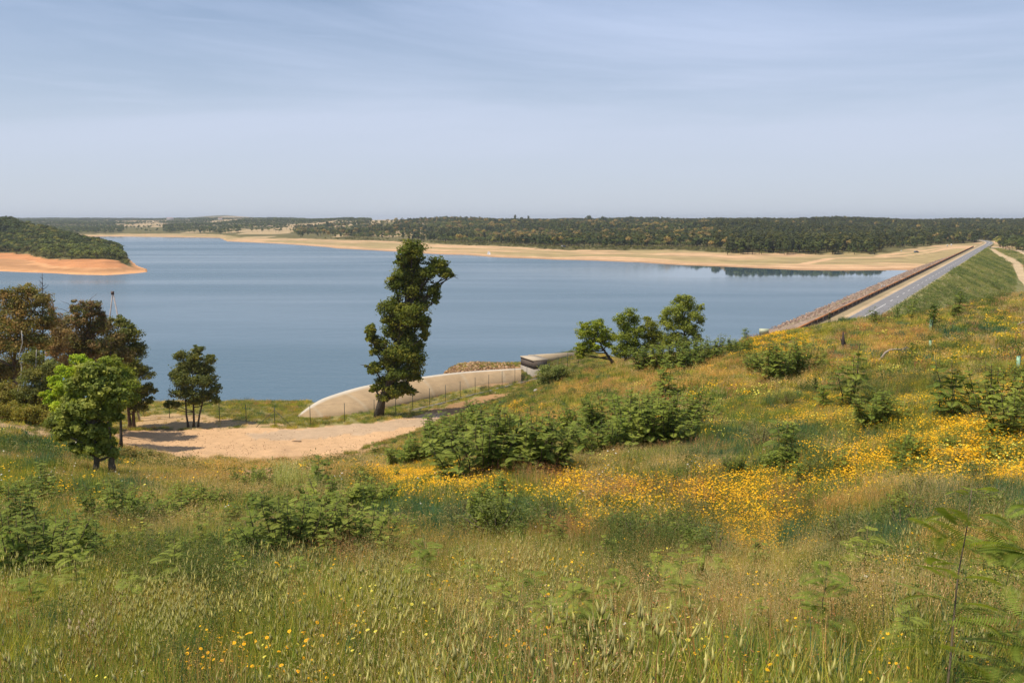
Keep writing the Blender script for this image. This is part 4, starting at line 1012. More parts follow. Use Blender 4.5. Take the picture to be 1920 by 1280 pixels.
def discs(mb, P, r, col, tilt=.5, cen=None):
    n = len(P); a = np.arange(7) * 2 * math.pi / 7
    nz = unit(n) * tilt + (0, 0, 1); nz /= np.linalg.norm(nz, axis=1)[:, None]; u = np.cross(nz, unit(n)); u /= np.linalg.norm(u, axis=1)[:, None]; w = np.cross(nz, u)
    rr = r * rng.uniform(.45, 1.4, n)
    ring = P[:, None] + (u[:, None] * np.cos(a)[None, :, None] + w[:, None] * np.sin(a)[None, :, None]) * rr[:, None, None]
    mb.add(ring.reshape(-1, 3), np.arange(n * 7).reshape(-1, 7), np.repeat(np.array(col) * rng.uniform(.8, 1.15, n)[:, None], 7, 0))
    if cen is not None:
        ring2 = P[:, None] + nz[:, None] * r * .12 + (u[:, None] * np.cos(a)[None, :, None] + w[:, None] * np.sin(a)[None, :, None]) * rr[:, None, None] * .38
        mb.add(ring2.reshape(-1, 3), np.arange(n * 7).reshape(-1, 7), np.array(cen))
def spikes(mb, tip, d, L_, r, col, awn=0):
    n = len(tip); a = np.arange(4) * math.pi / 2; top = tip + d * L_ * .25 + (0, 0, 1) * np.full((n, 1), L_)
    mid = (tip * .6 + top * .4); rr = r * rng.uniform(.8, 1.2, n)
    ring = mid[:, None] + np.stack([np.cos(a), np.sin(a), a * 0], 1)[None] * rr[:, None, None]
    v = np.concatenate([tip[:, None], ring, top[:, None]], 1).reshape(-1, 3); k = np.arange(n)[:, None] * 6
    fs = [k + np.array([[0, 1 + (i_ + 1) % 4, 1 + i_]]) for i_ in range(4)] + [k + np.array([[5, 1 + i_, 1 + (i_ + 1) % 4]]) for i_ in range(4)]
    mb.add(v, fs, np.repeat(np.array(col) * rng.uniform(.8, 1.2, n)[:, None], 6, 0))
    for q in range(awn):
        o_ = rng.normal(0, .22, (n, 3)) * L_; o_[:, 2] = L_ * .75; s_ = rng.normal(size=(n, 3)) * .0008 + .0005
        f0_ = tip + (top - tip) * rng.uniform(.3, 1, (n, 1))
        mb.add(np.stack([f0_ - s_, f0_ + s_, f0_ + o_], 1).reshape(-1, 3), np.arange(n * 3).reshape(-1, 3), np.array(col) * 1.25)
def puffs(mb, tip, n_each, Rr, size, cols, up=1.6):
    n = len(tip); P_ = np.repeat(tip, n_each, 0) + rng.normal(0, Rr, (n * n_each, 3)) * (1, 1, up)
    c_ = np.array(cols)[rng.integers(0, len(cols), len(P_))] * rng.uniform(.75, 1.25, len(P_))[:, None]
    mb.leaves(P_, size * rng.uniform(.6, 1.5, len(P_)), c_, asp=.42)
G1 = [(.17, .22, .042), (.24, .265, .055), (.125, .185, .036), (.32, .30, .09)]
GB = [(.065, .145, .085), (.09, .17, .10), (.05, .12, .07), (.13, .19, .09)]
ST = [(.58, .42, .22), (.46, .32, .15), (.64, .48, .27), (.36, .29, .11)]
RD = [(.46, .20, .10), (.54, .28, .15), (.36, .16, .08)]
YG = [(.36, .32, .06), (.28, .29, .05), (.44, .37, .09)]
OR_ = [(.60, .36, .13), (.52, .31, .11), (.56, .41, .14)]
G1, GB, ST, RD, YG, OR_ = [[tuple(min(.75, q * f_) for q in c_) for c_ in P_] for P_, f_ in ((G1, 1.36), (GB, 1.3), (ST, 1.2), (RD, 1.2), (YG, 1.3), (OR_, 1.18))]
lod = [  # clump radius, blades, height factor, blade width, flower radius, puff size, number of heads
    (.16, 46, .80, .0065, .0095, .0060, 1.0), (.30, 60, .80, .012, .0165, .012, 1.0), (.60, 84, .85, .030, .036, .034, 1.1)]
def T_green(k, cols=G1, h=(.22, .52)):
    r, n, hf, w, fr, ps, hd = lod[k]; mb = MB(); blades(mb, n, r, h[0] * hf, h[1] * hf, w, .45, cols); blades(mb, n // 3, r * 1.1, .1, .22, w * 1.6, .8, [tuple(np.array(c_) * .9) for c_ in cols]); return mb
def T_straw(k, cols=ST, base=YG):
    r, n, hf, w, fr, ps, hd = lod[k]; mb = MB(); blades(mb, n // 2, r, .15, .35, w, .6, base)
    tip, d = blades(mb, n // 2, r, .35 * hf, .62 * hf, w * .6, .4, cols); puffs(mb, tip - (0, 0, .02), 5, .008 + ps * .6, ps * 1.5, cols, 3); return mb
def T_flower(k, col=(.84, .50, .012), cen=(.76, .36, .01), dens=1.0, base=G1, h=(.28, .5)):
    r, n, hf, w, fr, ps, hd = lod[k]; mb = MB(); blades(mb, n // 2, r, .12, .34, w * 1.2, .6, base)
    tip, d = blades(mb, int(22 * dens * hd * (.8, 1.5, 2.4)[k]), r * 1.05, h[0] * hf, h[1] * hf, w * .4, .3, base); discs(mb, tip, fr, col, .55, cen if k == 0 else None)
    puffs(mb, tip[:, :] * (1, 1, .6), 2, r * .15, ps * 1.8, base, .6); return mb
def T_red(k):
    r, n, hf, w, fr, ps, hd = lod[k]; mb = MB(); blades(mb, n // 2, r, .15, .35, w, .5, G1 + ST[:1])
    tip, d = blades(mb, 14 * (1, 1, 2)[k], r, .38, .62, w * .6, .2, RD); puffs(mb, tip - (0, 0, .06), 9, .02 + ps * .35, ps * 1.4, RD, 2.6); return mb
def T_barley(k):
    mb = MB(); blades(mb, 26, .16, .14, .36, .007, .5, G1 + YG); tip, d = blades(mb, 11, .16, .26, .44, .0035, .22, YG); spikes(mb, tip - (0, 0, .01), d, .062, .0062, (.50, .47, .20), 4); return mb
def T_herb(k):
    r, n, hf, w, fr, ps, hd = lod[k]; mb = MB(); tip, d = blades(mb, n // 3, r, .12, .36, w, .6, G1); puffs(mb, tip * (1, 1, .7), 6, r * .2, ps * 2.6, [(.10, .17, .04), (.13, .19, .05), (.08, .13, .035)], .8); return mb
def T_weed(k):
    r, n, hf, w, fr, ps, hd = lod[k]; mb = MB(); tip, d = blades(mb, (12, 12, 22)[k], r * .9, .35, (.6, .75, .85)[k], w * .8, .3, [(.22, .17, .07), (.14, .16, .05)])
    for q in (.35, .6, .85, 1): puffs(mb, tip * (1, 1, q), (9, 6, 4)[k], (.02, .07, .17)[k], (.016, .036, .08)[k], [(.10, .15, .035), (.135, .18, .045), (.08, .12, .032), (.17, .18, .055)], .7)
    return mb
def T_gold(k): return T_flower(k, (.86, .46, .012), (.74, .32, .01), 1.4, G1 + YG)
def T_white(k):
    return T_flower(k, (.66, .65, .58), (.7, .55, .1), .25)
kinds = {
    'meadow_grass': (T_green, M_meadow, 'mid green grass covering the foreground slope'),
    'blue_green_grass': (lambda k: T_green(k, GB, (.3, .5)), M_meadow, 'dense blue green grass in dark patches on the foreground slope'),
    'yellow_green_grass': (lambda k: T_green(k, YG), M_meadow, 'yellowish green grass on the foreground slope'),
    'dry_grass': (T_straw, M_meadow, 'straw coloured dry grass with seed heads on the foreground slope'),
    'golden_grass': (lambda k: T_straw(k, OR_, YG), M_meadow, 'orange tinted dry grass in drifts on the foreground slope'),
    'red_sorrel': (T_red, M_meadow, 'reddish brown seed heads between the yellow flowers'),
    'yellow_flowers': (T_flower, M_petal, 'golden yellow daisies in drifts across the slope'),
    'dark_weeds': (T_weed, M_meadow, 'dark rough weeds standing taller than the grass'),
    'golden_flowers': (T_gold, M_petal, 'deep orange yellow flowers in dense drifts on the right slope'),
    'pale_flowers': (lambda k: T_flower(k, (.80, .74, .12), (.8, .6, .05), .7), M_petal, 'lemon yellow daisies mixed into the golden drifts'),
    'white_flowers': (T_white, M_petal, 'small white flowers sprinkled through the meadow'),
    'barley_ears': (T_barley, M_meadow, 'pale green wild barley ears at the bottom of the meadow'),
    'leafy_herbs': (T_herb, M_meadow, 'low leafy green herbs between the grasses'),
}
KN = list(kinds); print(KN)
base_w = dict(zip(KN, (1.05, .35, .75, .50, .14, .13, .05, .16, .02, .02, .03, 0, .8)))
# ground patches: kind, px, py, rx, ry, weight
patches = [
    ('yellow_flowers', 790, 905, 110, 24, 4), ('yellow_flowers', 900, 938, 80, 18, 3), ('yellow_flowers', 1200, 955, 130, 26, 8), ('yellow_flowers', 1090, 1000, 50, 24, 5), ('yellow_flowers', 1370, 985, 70, 40, 5), ('yellow_flowers', 1330, 935, 130, 22, 5),
    ('yellow_flowers', 1560, 905, 120, 26, 5), ('yellow_flowers', 1620, 870, 90, 20, 4), ('yellow_flowers', 1820, 850, 130, 50, 9), ('yellow_flowers', 1700, 880, 80, 24, 4), ('yellow_flowers', 1880, 920, 60, 30, 4), ('yellow_flowers', 1440, 1000, 60, 30, 4),
    ('yellow_flowers', 1300, 1005, 50, 14, 2.5), ('yellow_flowers', 1690, 1105, 30, 14, 3), ('yellow_flowers', 1480, 640, 60, 12, 6), ('yellow_flowers', 1400, 655, 50, 10, 3), ('yellow_flowers', 950, 768, 50, 8, 3), ('yellow_flowers', 1490, 800, 80, 12, 3),
    ('yellow_flowers', 1540, 760, 60, 10, 2), ('yellow_flowers', 1900, 760, 60, 30, 2), ('yellow_flowers', 1050, 900, 120, 20, .8), ('yellow_flowers', 330, 905, 60, 10, 2.5), ('yellow_flowers', 230, 880, 50, 8, 2), 
    ('pale_flowers', 1440, 735, 70, 10, 1.6), ('pale_flowers', 1840, 870, 100, 30, 3.5), ('pale_flowers', 1380, 760, 60, 10, .8), ('pale_flowers', 1130, 870, 60, 12, .9), ('pale_flowers', 850, 1230, 100, 35, .8), ('pale_flowers', 1560, 830, 100, 14, 1.4),
    ('golden_grass', 1380, 695, 110, 18, 6), ('golden_grass', 1180, 730, 120, 14, 4), ('golden_grass', 1290, 700, 80, 10, 3), ('golden_grass', 1060, 785, 70, 14, 5), ('golden_grass', 1700, 640, 50, 12, 8), ('golden_grass', 1660, 655, 40, 10, 5), ('golden_grass', 1600, 960, 90, 18, 3), ('golden_grass', 1420, 1010, 60, 20, 2),
    ('golden_grass', 1850, 1075, 100, 22, 4), ('golden_grass', 460, 830, 120, 12, 2),
    ('red_sorrel', 1170, 940, 90, 20, 3), ('red_sorrel', 980, 905, 70, 18, 2.5), ('red_sorrel', 1290, 950, 80, 24, 3), ('red_sorrel', 1100, 930, 60, 20, 2.5), ('red_sorrel', 1460, 960, 100, 30, 2), ('red_sorrel', 1050, 1020, 30, 20, 3), ('red_sorrel', 1690, 632, 40, 8, 5), ('red_sorrel', 1380, 850, 150, 15, 1),
    ('dry_grass', 1720, 945, 70, 18, 4), ('dry_grass', 1560, 1050, 80, 22, 5), ('dry_grass', 1380, 1100, 140, 26, 3), ('dry_grass', 1400, 1190, 230, 45, 6), ('dry_grass', 1700, 1180, 160, 40, 4), ('dry_grass', 300, 1005, 120, 24, 4), ('dry_grass', 480, 935, 120, 18, 4), ('dry_grass', 1250, 880, 130, 14, 2.5), ('dry_grass', 1560, 720, 140, 14, 2.5), ('dry_grass', 1850, 640, 90, 12, 2.5),
    ('dry_grass', 400, 870, 120, 12, 4), ('dry_grass', 140, 815, 80, 10, 4), ('dry_grass', 560, 900, 60, 12, 3), ('dry_grass', 960, 1085, 60, 18, 3), ('dry_grass', 820, 1150, 120, 30, 1.5), ('dry_grass', 1800, 970, 60, 16, 3), ('dry_grass', 1200, 680, 60, 8, 2), ('dry_grass', 1500, 690, 60, 10, 2),
    ('blue_green_grass', 850, 985, 110, 28, 9), ('blue_green_grass', 1010, 985, 70, 24, 5), ('blue_green_grass', 560, 1050, 220, 24, 3.5), ('blue_green_grass', 110, 850, 120, 22, 8), ('blue_green_grass', 230, 930, 80, 14, 4), ('blue_green_grass', 40, 820, 40, 14, 5), ('blue_green_grass', 1420, 830, 130, 22, 9), ('blue_green_grass', 1320, 860, 80, 16, 4),
    ('blue_green_grass', 1260, 1010, 120, 18, 7), ('blue_green_grass', 1790, 965, 120, 24, 8), ('blue_green_grass', 1690, 1020, 110, 36, 11), ('blue_green_grass', 1900, 990, 50, 30, 8), ('blue_green_grass', 1490, 1010, 70, 20, 4), ('blue_green_grass', 1780, 625, 90, 12, 5), ('blue_green_grass', 1250, 1130, 130, 18, 3), ('blue_green_grass', 1200, 920, 70, 10, 2), ('blue_green_grass', 100, 1230, 100, 40, 1.5),
    ('yellow_green_grass', 1360, 700, 160, 22, 3), ('yellow_green_grass', 560, 830, 300, 22, 1), ('yellow_green_grass', 480, 900, 120, 20, 2.5), ('yellow_green_grass', 1180, 700, 120, 14, 3), ('yellow_green_grass', 1640, 730, 140, 20, 1.5), ('yellow_green_grass', 1480, 1100, 120, 30, 3),
    ('blue_green_grass', 330, 1075, 150, 20, 4), ('blue_green_grass', 520, 1110, 160, 16, 3), ('dry_grass', 620, 1010, 150, 12, 3), ('dry_grass', 470, 885, 170, 18, 4), ('golden_grass', 450, 895, 150, 16, 3), ('red_sorrel', 520, 915, 100, 12, 2), ('golden_grass', 800, 1040, 100, 14, 2), ('red_sorrel', 720, 1100, 160, 20, 1.2), ('dry_grass', 150, 1090, 120, 14, 2), ('dark_weeds', 380, 1140, 120, 24, 2), ('dark_weeds', 1580, 1130, 120, 14, 2), ('leafy_herbs', 900, 1130, 200, 20, 2), ('blue_green_grass', 1480, 870, 60, 12, 4), ('meadow_grass', 1180, 900, 90, 12, 4), ('meadow_grass', 620, 1140, 300, 30, 1.5), ('yellow_green_grass', 1560, 780, 120, 10, 3), ('leafy_herbs', 1800, 1060, 150, 20, 1), ('leafy_herbs', 300, 1060, 200, 40, 1), ('leafy_herbs', 1650, 760, 200, 25, 1.2),
]
def meadow_points(n, Y0, Y1, umax, power=1.0):
    Y = (rng.uniform(Y0 ** power, Y1 ** power, n)) ** (1 / power); return rng.uniform(-umax, umax, n) * (Y + 3.0), Y
PX, PY_, LV = [], [], []
for n, a, b_, lv, um in ((36000, 2.6, 17, 0, 1.25), (42000, 16, 46, 1, .90), (62000, 44, 176, 2, .74)):
    x, y = meadow_points(n, a, b_, um, 1.9); PX.append(x); PY_.append(y); LV.append(np.full(n, lv))
X = np.concatenate(PX); Y = np.concatenate(PY_); LV = np.concatenate(LV); Z = ground(X, Y); px, py = project(X, Y, Z)
cls = near_class(px, py, X, Y)
pk = np.select([cls == 1, cls == 2, cls == 3, cls == 4, cls == 5, cls == 6], [.0, .0, .10, .06, .05, .12], 1.0)
pk = np.where((Y > 150) & (Z < 3), .12, pk); pk = np.where((Y > 118) & (px < 980), pk * .75, pk)
s_, t_ = dam_st(X, Y); ondam = (t_ > -RW - 3) & (t_ < 40) & (Z < 9) & (s_ > -190)
# nothing grows on the weir or between it and its crest
inw = inpoly(px, py, [tuple(project(*q)) for q in bot3[::6]] + [tuple(project(*q)) for q in (top3 + out * 2.5)[::-6]])
ok = (rng.random(len(X)) < pk) & ~ondam & ~(inw & (Y > 100)) & (np.hypot(X, Y) > 2.0)
X, Y, Z, px, py, LV, cls = X[ok], Y[ok], Z[ok], px[ok], py[ok], LV[ok], cls[ok]
# a little distortion so that the drifts get ragged edges
jx = px + (fbm(X / 2.2, Y / 3.5, 301, 3) - .5) * 100; jy = py + (fbm(X / 2.2, Y / 3.5, 307, 3) - .5) * 28
Wt = {k: np.full(len(X), v) * (.12 + 9 * fbm(X / (1.0 + Y / 16) + 9 * q, Y / (1.3 + Y / 11), 320 + q, 3) ** 3.2) for q, (k, v) in enumerate(base_w.items())}
Wt['dark_weeds'] *= 4.5 * np.clip(fbm(X / (1.2 + Y / 22), Y / (1.5 + Y / 14), 388, 3) - .5, 0, 1) * 4
patches += [('golden_flowers',) + p_[1:5] + (p_[5] * .9,) for p_ in patches if p_[0] == 'yellow_flowers']
patches += [('golden_flowers', 1230, 945, 150, 22, 7), ('golden_flowers', 1700, 860, 180, 26, 5), ('golden_flowers', 1500, 905, 160, 18, 5), ('golden_flowers', 1450, 650, 90, 12, 3), ('yellow_flowers', 1560, 775, 160, 16, 2.2), ('yellow_flowers', 1750, 770, 120, 20, 2), ('golden_flowers', 1400, 1000, 80, 26, 3), ('golden_flowers', 820, 905, 130, 20, 5)]
for k, a, b_, rx, ry, w in patches: Wt[k] = Wt[k] + w * (1.0 if 'flowers' in k else 2.4 if k == 'golden_grass' else 1.5) * np.exp(-(((jx - a) / rx) ** 2 + ((jy - b_) / ry) ** 2) * 1.1)
fn_ = 3.4 * np.clip(fbm(X / (.8 + Y / 24), Y / (1.1 + Y / 15), 411, 3) - .32, 0, 1) + .15
for k in ('yellow_flowers', 'golden_flowers', 'pale_flowers'): Wt[k] = Wt[k] * fn_
nr = Y < 13
for k, w_ in (('yellow_flowers', .42), ('golden_grass', .12), ('pale_flowers', .10)): Wt[k] = Wt[k] + w_ * sstep(1150, 1450, px) * sstep(14, 22, Y) * (1 - sstep(60, 95, Y)) * (.4 + 1.4 * fbm(X / 3, Y / 4, 377))
Wt['barley_ears'] = np.where(nr, (.3 + 7 * np.clip(fbm(X / 1.5, Y / 1.5, 421, 3) - .47, 0, 1)) * 2.2 * (1 - sstep(500, 1100, px)) * (1 - sstep(7, 13, Y)) + .35, 0)
Wt['white_flowers'] *= 1.0
for k in ('yellow_flowers', 'pale_flowers'): Wt[k] = np.where(nr, Wt[k] * .5 + .10 * (px > 380), Wt[k])
dryz = (cls >= 3)
Wt['dry_grass'] = Wt['dry_grass'] + 1.6 * dryz
lake = (Y > 112) & (px < 980)
Wt['dry_grass'] += .6 * lake; Wt['yellow_green_grass'] += 1.2 * lake; Wt['blue_green_grass'] *= np.where(lake, .2, 1)
Wm = np.stack([Wt[k] for k in KN], 1); cs = np.cumsum(Wm, 1); pick = (cs < rng.random((len(X), 1)) * cs[:, -1:]).sum(1)
for q, k in enumerate(KN):
    fn, mat_, lab = kinds[k]
    ms = [fn(l).mesh(k, mat_) for l in (0, 1, 2) for _ in range(3)]
    m_ = pick == q; n = m_.sum()
    if n == 0: continue
    sc = rng.uniform(.7, 1.25, n) * (.62 + .9 * fbm(X[m_] / (1 + Y[m_] / 12), Y[m_] / (1 + Y[m_] / 9), 391, 3)) * np.where(cls[m_] >= 3, .6, 1.0) * np.where(Y[m_] > 100, .8, 1)
    scatter(k, np.c_[X[m_], Y[m_], Z[m_]], rots(n, .08), np.repeat(sc[:, None], 3, 1), LV[m_] * 3 + rng.integers(0, 3, n), ms, lab, 'flowers' if 'flower' in k else 'grass')
# rough grass and low scrub on the downstream face of the dam and the valley
n = 32000; s = rng.uniform(-90, s_end + 10, n); t = -RW - rng.uniform(1.2, 75, n)
z = np.interp(t, [a for a, _ in prof][::-1], [b_ for _, b_ in prof][::-1]); x = P0[0] + AX[0] * s + NX[0] * t; y = P0[1] + AX[1] * s + NX[1] * t
g_ = ground(x, y); z = np.maximum(np.where(t < -RW - 46, -99, z), g_)
ok = (seg_dist(x, y, toe) > 4) & (seg_dist(x, y, upper) > 5) & (y > 190)
x, y, z = x[ok], y[ok], z[ok]; n = len(x)
sv = [(lambda m_: (m_.leaves(rng.normal(0, .4, (34, 3)) * (1, 1, .4) + (0, 0, .3), rng.uniform(.14, .30, 34), np.array(c_) * rng.uniform(.75, 1.25, 34)[:, None], nrm=np.tile((0, 0, 1.), (34, 1)), jit=.8), m_)[1])(MB()).mesh('tuft', M_meadow) for c_ in ((.17, .20, .05), (.22, .24, .065), (.32, .29, .12), (.115, .16, .04))]
pn = fbm(x / 14, y / 22, 401)
idx = np.where(pn > .56, rng.choice([0, 3], n), np.where(pn > .44, 1, rng.choice([1, 2, 0], n)))
idx = np.where(rng.random(n) < .12, 2, idx)
sc = rng.uniform(.7, 1.7, n) * np.where(idx == 3, 1.5, 1)
scatter('embankment_grass', np.c_[x, y, z - .05], rots(n, .2), np.repeat(sc[:, None], 3, 1), idx, sv, 'rough green grass on the downstream face of the dam', 'grass')

# ------------------------------------------------------------------ mimosa shrubs and saplings
MG = [(.185, .24, .036), (.23, .28, .048), (.145, .20, .033), (.27, .31, .055)]
def frond(mb, b, d, L_, npair, plen, pw, col, droop=.35, up=(0, 0, 1.)):
    d = d / np.linalg.norm(d); side = np.cross(d, up); side /= np.linalg.norm(side) + 1e-6; nrm = np.cross(side, d)
    t_ = np.linspace(.14, 1, npair); c_ = b + d[None] * (t_ * L_)[:, None]; c_[:, 2] -= droop * L_ * t_ ** 2
    tang = np.gradient(c_, axis=0) if npair > 1 else d[None]; tang /= np.linalg.norm(tang, axis=1)[:, None]
    ln = plen * np.sin(np.clip(t_ * .92 + .12, 0, 1) * math.pi) ** .6 + plen * .12
    for sg in (1, -1):
        q = side[None] * sg + tang * .55 + nrm * .12; q /= np.linalg.norm(q, axis=1)[:, None]
        e = c_ + q * ln[:, None]; e[:, 2] -= ln * .12; m_ = (c_ + e) / 2 + nrm * .04 * plen; wv = tang * pw
        v = np.stack([c_, m_ - wv, e, m_ + wv], 1).reshape(-1, 3); mb.add(v, np.arange(len(v)).reshape(-1, 4), np.repeat(np.array(col) * rng.uniform(.85, 1.15, npair)[:, None], 4, 0))
    r0 = c_ - side * L_ * .006; r1 = c_ + side * L_ * .006; k = np.arange(npair - 1)
    mb.add(np.r_[r0, r1], np.stack([k, k + npair, k + npair + 1, k + 1], -1), (.20, .22, .08))
def mimosa(kind, seed):
    """height 1 unit; foliage mesh and stem mesh"""
    g = np.random.default_rng(seed); lf = MB(); stm = MB()
    if kind == 'dense': ns, nf, fl, sp, pairs, pw = 24, 26, .17, .62, 9, .0135
    elif kind == 'slender': ns, nf, fl, sp, pairs, pw = 4, 18, .19, .24, 11, .011
    else: ns, nf, fl, sp, pairs, pw = 1, 26, .32, .03, 24, .0042      # young, seen close
    for k in range(ns):
        a = g.uniform(0, 6.283); r = sp * math.sqrt(g.random()); h = g.uniform(.62, 1.0) * (1 - .35 * r) if ns > 2 else 1 - .25 * k
        b = np.array([math.cos(a) * r * .45, math.sin(a) * r * .45, 0]); tip = np.array([math.cos(a) * r, math.sin(a) * r, h])
        tt = np.linspace(0, 1, 7)[:, None]; P_ = b + (tip - b) * tt + np.c_[g.normal(0, .012, 7), g.normal(0, .012, 7), np.zeros(7)]
        stm.tube(P_, np.linspace(.011, .003, 7) * (.55 if ns < 2 else .9), (.14, .11, .07), 5)
        col = np.array(MG[g.integers(0, 4)]) * g.uniform(.85, 1.15)
        ph = g.uniform(0, 6.28)
        for f in np.clip(np.linspace(.16 if kind != 'young' else .22, 1, nf) + g.normal(0, .03, nf), .1, 1):
            ph += g.uniform(1.6, 3.2); c_ = np.array([np.interp(f, tt[:, 0], P_[:, q]) for q in range(3)])
            L_ = fl * (1.1 - .45 * f) * g.uniform(.55, 1.3) * (1.4 if kind == 'slender' else 1)
            if f > .93: L_ *= .6
            frond(lf, c_, np.array([math.cos(ph), math.sin(ph), .30 + .5 * f * f]), L_, pairs, L_ * (.34 if kind != 'young' else .36), pw * (L_ / fl) ** .5, col * g.uniform(.85, 1.15), g.uniform(.2, .75))
    return lf.mesh('foliage', M_leaf), stm.mesh('stem', M_bark)
MT = {'dense': [mimosa('dense', s_) for s_ in (1, 2, 3, 4)], 'slender': [mimosa('slender', s_) for s_ in (5, 6, 7)], 'young': [mimosa('young', s_) for s_ in (8, 9, 10)]}
def put_mimosa(kind, base, hpx, label, wide=1.0, group=None, name='mimosa_shrub', cat='shrub', yd=None, tilt=(0, 0)):
    b = hit(*base) if yd is None else at_y(*base, yd)
    if yd is not None: b[2] = ground(b[0], b[1])[0]
    H_ = hpx * b[1] / F * 1.02; lf, st_ = MT[kind][rng.integers(0, len(MT[kind]))]
    root = empty(name, b, label, cat, group); root.scale = (H_ * wide, H_ * wide, H_); root.rotation_euler = (tilt[0], tilt[1], rng.uniform(0, 6.28))
    for nm, me in (('foliage', lf), ('stem', st_)):
        o = bpy.data.objects.new(nm, me); C.objects.link(o); o.parent = root
    return root
big = [((905, 912), 118, 1.1, 'lowest dense mimosa shrub of the big clump left of centre, above the near yellow drift'), ((965, 900), 112, 1.0, 'dense mimosa shrub right beside the lowest one of the central clump'), ((1010, 888), 104, 1.0, 'right hand dense mimosa shrub of the clump above the near yellow drift'),
       ((880, 868), 62, 1.1, 'smaller mimosa shrub behind the central clump, near the edge of the yard'), ((815, 862), 62, 1.1, 'dense mimosa shrub closest to the dirt strip by the yard'), ((850, 840), 64, 1.1, 'mimosa shrub on the slope just below the dirt strip'), ((900, 815), 56, 1.2, 'grey green mimosa shrub at the top of the dirt strip'), ((760, 880), 50, 1.2, 'low mimosa shrub left of the yellow drift, at the foot of the slope'),
       ((1135, 868), 80, 1.1, 'dense mimosa shrub at the left foot of the wide thicket on the middle slope'), ((1190, 846), 96, 1.0, 'tall dense mimosa shrub in the middle of the thicket on the middle slope'), ((1245, 838), 88, 1.0, 'dense mimosa shrub right of centre in the thicket on the middle slope'), ((1292, 812), 74, 1.0, 'right hand mimosa shrub of the thicket on the middle slope'), ((1150, 812), 66, 1.2, 'mimosa shrub at the back of the thicket, above its left foot'), ((1220, 790), 50, 1.2, 'mimosa shrub at the back of the thicket on the middle slope'), ((1080, 830), 60, 1.1, 'mimosa shrub in front of the orange grass patch'),
       ((1262, 690), 66, 1.2, 'feathery mimosa shrub below the rounded crest tree'), ((1308, 688), 70, 1.2, 'feathery mimosa shrub standing left of the splintered stump'), ((1345, 672), 52, 1.1, 'wispy mimosa shrub on the crest behind the splintered stump'), ((1218, 694), 56, 1.3, 'feathery mimosa shrub under the lowest crest tree'), ((1290, 700), 62, 1.2, 'pale feathery mimosa shrub between the ones under the rounded crest tree'), ((1385, 664), 40, 1.3, 'wispy mimosa shrub on the crest left of the green board'), ((1240, 660), 44, 1.2, 'wispy mimosa shrub on the crest between the two right hand crest trees'),
       ((1460, 712), 84, 1.0, 'dense mimosa shrub beside the golden flowers on the crest'), ((1500, 704), 80, 1.0, 'tall mimosa shrub on the crest below the end of the rusty railing'), ((1425, 700), 50, 1.1, 'smaller mimosa shrub left of the dense ones among the golden flowers'),
       ((540, 1075), 128, 1.0, 'lush mimosa shrub in the left foreground with a tall bare shoot'), ((605, 1055), 110, 1.0, 'lush mimosa shrub behind and right of the foreground one'), ((668, 1070), 110, 1.0, 'broad mimosa shrub at the right of the left foreground group'), ((625, 985), 80, 1.1, 'mimosa shrub at the back of the left foreground group'), ((700, 960), 56, 1.1, 'small mimosa shrub below the left end of the yellow drift'),
       ((65, 1120), 140, 1.0, 'lush mimosa shrub at the left edge of the foreground'), ((130, 1085), 100, 1.1, 'mimosa shrub beside the one at the left edge'), ((20, 1020), 90, 1.1, 'mimosa shrub at the left edge above the lush one'), ((225, 1000), 90, 1.0, 'mimosa shrub left of the straw patch in the left foreground'), ((60, 960), 60, 1.2, 'low mimosa shrub below the blue green bank on the left'), ((300, 1000), 66, 1.1, 'mimosa shrub at the straw patch in the left foreground'), ((400, 1010), 60, 1.1, 'mimosa shrub between the left foreground groups'), ((385, 965), 48, 1.1, 'small mimosa shrub below the valley floor on the left'),
       ((1870, 790), 90, 1.1, 'dense mimosa shrub above the brightest yellow drift at the right edge'), ((1905, 830), 100, 1.0, 'dark mimosa shrub cut by the right edge beside the yellow drift'), ((1900, 720), 50, 1.2, 'olive mimosa shrub just below the right hand tree guard'), ((1640, 800), 60, 1.2, 'mimosa shrub at the top of the middle yellow drift'), ((920, 1010), 100, .7, 'narrow mimosa shrub between the blue green grass and the red sorrel')]
for b, h, wd_, lab in big: put_mimosa('dense', b, h * (1.38 if b[1] > 730 else 1.0), lab, wd_)
sl = [((1470, 872), 120, 'slender mimosa sapling rising from the blue green patch on the middle slope'), ((1592, 765), 130, 'slender mimosa sapling with a thin dark stem left of the reddish stub'), ((1780, 790), 150, 'tallest slender mimosa sapling on the right slope, with a crooked dark stem'), ((1545, 770), 70, 'short slender mimosa sapling in the middle of the slope'), ((1790, 592), 62, 'slender mimosa sapling on the skyline right of the tree guard'), ((1708, 600), 44, 'small mimosa sapling in front of the dam road'),
      ((1640, 612), 44, 'small mimosa sapling standing in front of the near end of the dam road'), ((1866, 560), 50, 'mimosa sapling on the skyline near the right edge'), ((1240, 745), 90, 'mimosa sapling above the thicket on the middle slope'), ((905, 980), 100, 'slender sapling in front of the central mimosa clump'), ((500, 1010), 120, 'thin tall mimosa sapling in the left foreground'), ((1700, 850), 60, 'short mimosa sapling inside the right hand yellow drift'), ((1400, 640), 36, 'thin mimosa sapling against the lake'), ((600, 930), 100, 'thin mimosa sapling beside the pale tall grass'), ((700, 860), 44, 'thin mimosa sapling at the edge of the sandy yard')]
for b, h, lab in sl: put_mimosa('slender', b, h, lab, 1.0, name='mimosa_sapling', cat='sapling')
